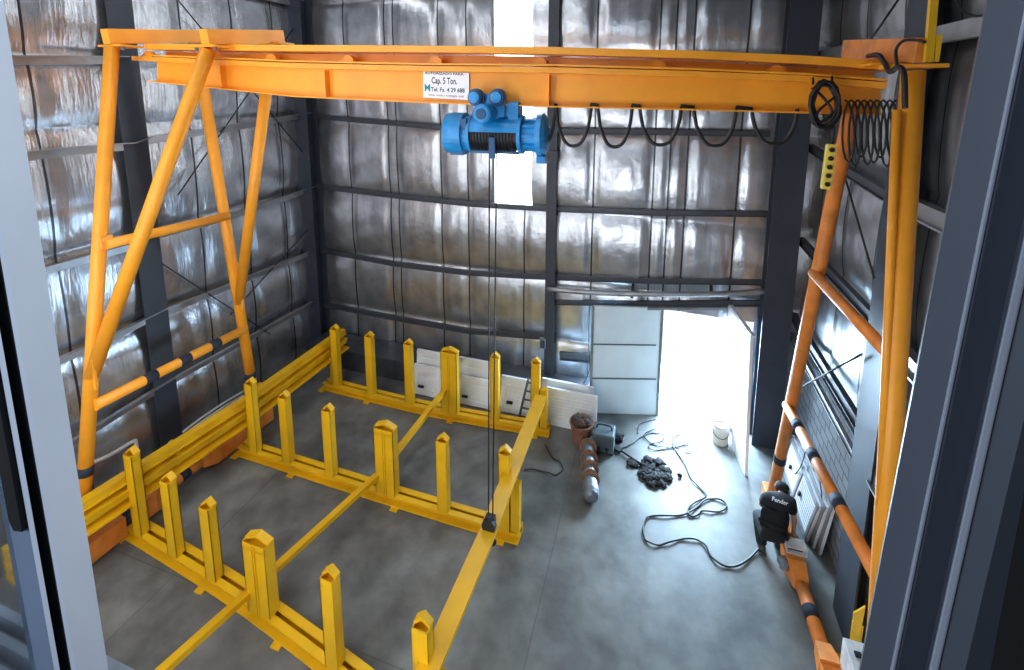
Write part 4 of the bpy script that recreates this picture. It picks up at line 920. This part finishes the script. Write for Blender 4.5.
# ---- bracing rods
def rod(a, b, label, ax_, v, r=.012):
    p, q = at(*a, ax_, v), at(*b, ax_, v); k = MB(); k.tube([p, q], r, 8); tag(obj('brace_rod', k, 'wire', base=(p + q) / 2), label, 'brace rod', 'wall bracing rods')
rod((178, 0), (305, 155), 'bracing rod falling to the right behind the left end of the crane beam', 0, XL + .22)
rod((293, 29), (178, 195), 'bracing rod falling to the left behind the left end of the crane beam', 0, XL + .22)
rod((161, 263), (270, 334), 'lower bracing rod on the left wall behind the striped tie tube', 0, XL + .22)
rod((312, 225), (230, 315), 'short lower bracing rod beside the far left leg', 0, XL + .22)
rod((898, 0), (868, 44), 'bracing rod at the top right above the end of the crane beam', 0, XR - .3)
rod((843, 170), (874, 278), 'bracing rod on the right wall below the bunched cable', 0, XR - .3)
rod((862, 354), (798, 389), 'bracing rod crossing the low right wall beside the upper tie tube', 0, XR - .29)

# ================================================================== PERSON
def skin_obj(name, verts, edges, radii, mat, parent, root=0, sub=2):
    b = Vector(parent['_base']); me = bpy.data.meshes.new(name); me.from_pydata([Vector(v) - b for v in verts], edges, []); me.update()
    o = bpy.data.objects.new(name, me); COL.objects.link(o); o.parent = parent; o.location = (0, 0, 0); o['_base'] = list(b)
    o.modifiers.new('skin', 'SKIN'); sv = me.skin_vertices[0].data
    for i, r in enumerate(radii): sv[i].radius = r if isinstance(r, tuple) else (r, r)
    for s in sv: s.use_root = False
    sv[root].use_root = True
    sb = o.modifiers.new('smooth', 'SUBSURF'); sb.levels = sub; sb.render_levels = sub
    # freeze the modifiers into the mesh
    bpy.context.view_layer.update(); dg = bpy.context.evaluated_depsgraph_get(); m2 = bpy.data.meshes.new_from_object(o.evaluated_get(dg))
    o.modifiers.clear(); o.data = m2; m2.name = name
    for p in m2.polygons: p.use_smooth = True
    m2.materials.clear(); m2.materials.append(M[mat]); return o
FX0, FY0 = 1.695, 6.30
person = thing('person', 'person in black shirt and dark cap crouching over the orange crane base', 'person', (FX0, FY0, 0))
def pp(x, y, z): return V(FX0 + x, FY0 + y, z)
J = {}
verts, edges, rad = [], [], []
def jv(n, p, r, link=None):
    J[n] = len(verts); verts.append(p); rad.append(r)
    if link is not None: edges.append((J[link], J[n]))
jv('pelvis', pp(0, 0, .32), (.10, .085)); jv('waist', pp(.035, .08, .45), (.10, .08), 'pelvis'); jv('chest', pp(.085, .24, .61), (.125, .09), 'waist'); jv('neck0', pp(.13, .32, .66), (.065, .055), 'chest')
jv('neck', pp(.15, .36, .66), .04, 'neck0'); jv('head', pp(.17, .41, .65), (.06, .068), 'neck'); jv('crown', pp(.185, .46, .69), (.056, .064), 'head'); jv('face', pp(.195, .455, .62), (.04, .04), 'head')
for s, nm in ((-1, 'l'), (1, 'r')):
    jv('hip' + nm, pp(.085 * s, .0, .34), .08, 'pelvis'); jv('knee' + nm, pp(.13 * s, .28, .36), .058, 'hip' + nm); jv('shin' + nm, pp(.12 * s, .14, .2), .05, 'knee' + nm); jv('ank' + nm, pp(.11 * s, .02, .075), .036, 'shin' + nm); jv('foot' + nm, pp(.12 * s, .15, .035), .032, 'ank' + nm)
    jv('sh' + nm, pp(.085 + .165 * s, .235, .63 + .015 * s), .055, 'chest')
    el = pp(.285, .19, .45) if s > 0 else pp(-.10, .32, .45); hn = pp(.275, .15, .34) if s > 0 else pp(.10, .45, .37)
    jv('el' + nm, el, .038, 'sh' + nm); jv('wr' + nm, hn, .026, 'el' + nm)
    f = (hn - el).normalized(); side = f.cross(V(0, 0, 1)).normalized(); dn_ = f.cross(side)
    jv('palm' + nm, hn + f * .06, (.036, .022), 'wr' + nm)
    for i, (o_, l_) in enumerate(((-.03, .07), (-.01, .082), (.011, .078), (.03, .06))):
        jv('k%d%s' % (i, nm), hn + f * .10 + side * o_, .010, 'palm' + nm); jv('t%d%s' % (i, nm), hn + f * (.10 + l_ * .6) + side * o_ * 1.1 + V(0, 0, -.03), .008, 'k%d%s' % (i, nm))
    jv('th' + nm, hn + f * .05 + side * (.05 if s < 0 else -.05) + V(0, 0, -.01), .011, 'palm' + nm); jv('tt' + nm, hn + f * .085 + side * (.065 if s < 0 else -.065) + V(0, 0, -.03), .009, 'th' + nm)
body = skin_obj('body', verts, edges, rad, 'skin', person)
def sub_skin(name, keys, es, radii, mat, root=0, parent=None):
    return skin_obj(name, [verts[J[k]] if isinstance(k, str) else k for k in keys], es, radii, mat, person, root)
e_l = verts[J['shl']].lerp(verts[J['ell']], .72); e_r = verts[J['shr']].lerp(verts[J['elr']], .72)
sh_ = sub_skin('shirt', ['waist', 'chest', 'neck0', 'shl', e_l, 'shr', e_r, pp(.005, .01, .40)], [(0, 1), (1, 2), (1, 3), (3, 4), (1, 5), (5, 6), (7, 0)], [(.155, .125), (.185, .13), (.085, .075), .092, .078, .092, .078, (.185, .16)], 'shirt')
tr_ = sub_skin('trousers', ['pelvis', 'hipl', 'kneel', 'shinl', 'ankl', 'hipr', 'kneer', 'shinr', 'ankr', pp(0, .04, .42)], [(0, 1), (1, 2), (2, 3), (3, 4), (0, 5), (5, 6), (6, 7), (7, 8), (0, 9)], [(.165, .145), .13, .09, .085, .07, .13, .09, .085, .07, (.15, .125)], 'trousers')
for s in (-1, 1):
    k = MB(); a = pp(.11 * s, -.02, .0); k.blob(a + V(0, .04, .06), (.045, .06, .06), 1, .05, 1, 3); k.blob(a + V(.005 * s, .16, .04), (.05, .12, .045), 2, .05, 1, 3); k.span(a + V(-.045, -.03, 0), a + V(.045, .27, .02)); obj('boot', k, 'boot', person)
hd_ = verts[J['crown']]; hcx = V(*hd_) + V(-.01, -.015, -.01)
k = MB(); k.blob(hcx + V(-.01, -.02, -.03), (.08, .085, .08), 3, .06, 3, 3); obj('hair', k, 'hair', person)
k = MB(); k.lathe([(.092, -.035), (.095, -.01), (.09, .03), (.07, .06), (.04, .072), (.01, .076)], hcx + V(.0, .0, .0), (.18, .28, .95), 24); cp = obj('cap', k, 'cap', person)
k = MB(); fw = V(.35, .9, -.2).normalized(); sd_ = fw.cross(V(0, 0, 1)).normalized(); k.prism([hcx + fw * .07 - sd_ * .07, hcx + fw * .13 - sd_ * .05, hcx + fw * .15, hcx + fw * .13 + sd_ * .05, hcx + fw * .07 + sd_ * .07], (0, 0, .012)); obj('visor', k, 'cap', cp)
fc = verts[J['face']]; k = MB()
for s in (-.03, .03): k.blob(fc + sd_ * s + V(.015, .045, .015), .009, 1, 0, 1, 2)
obj('eyes', k, 'hair', person)
k = MB(); k.blob(fc + fw * .055 + V(0, 0, -.005), (.014, .02, .018), 1, 0, 1, 2)
for s in (-.085, .085): k.blob(verts[J['head']] + sd_ * s + V(0, .01, .03), (.012, .025, .035), 2, .1, 2, 2)
obj('nose_and_ears', k, 'skin', person)
k = MB(); k.bar(fc + fw * .05 - sd_ * .025 + V(0, 0, -.04), fc + fw * .05 + sd_ * .025 + V(0, 0, -.04), .01, .008); obj('mouth', k, 'clay', person)
# white script print across the shoulders, laid onto the shirt
nrm = (EYEP - verts[J['chest']]).normalized(); bo = verts[J['chest']] + V(0, .0, .02)
lg = MB(); rgt = V(1, .05, -.10).normalized(); upv = V(.05, .45, .75).normalized(); text_mesh(lg, 'Fender', bo - rgt * .10, rgt, upv, .065, shear=.4, width=.19)
bpy.context.view_layer.update(); dg = bpy.context.evaluated_depsgraph_get(); she = sh_.evaluated_get(dg); base_ = Vector(person['_base']); nn_ = rgt.cross(upv).normalized()
nv = []
for v in lg.v:
    o_ = Vector(v) + nn_ * .4 - base_; ok, loc, n_, i_ = she.ray_cast(o_, -nn_)
    nv.append(tuple((loc + n_ * .004 + base_) if ok else Vector(v)))
lg.v = nv
obj('shirt_print', lg, 'logo', sh_ if False else person)['label'] = 'white script print across the shoulders'
for o in list(bpy.data.objects):
    if '_base' in o: del o['_base']
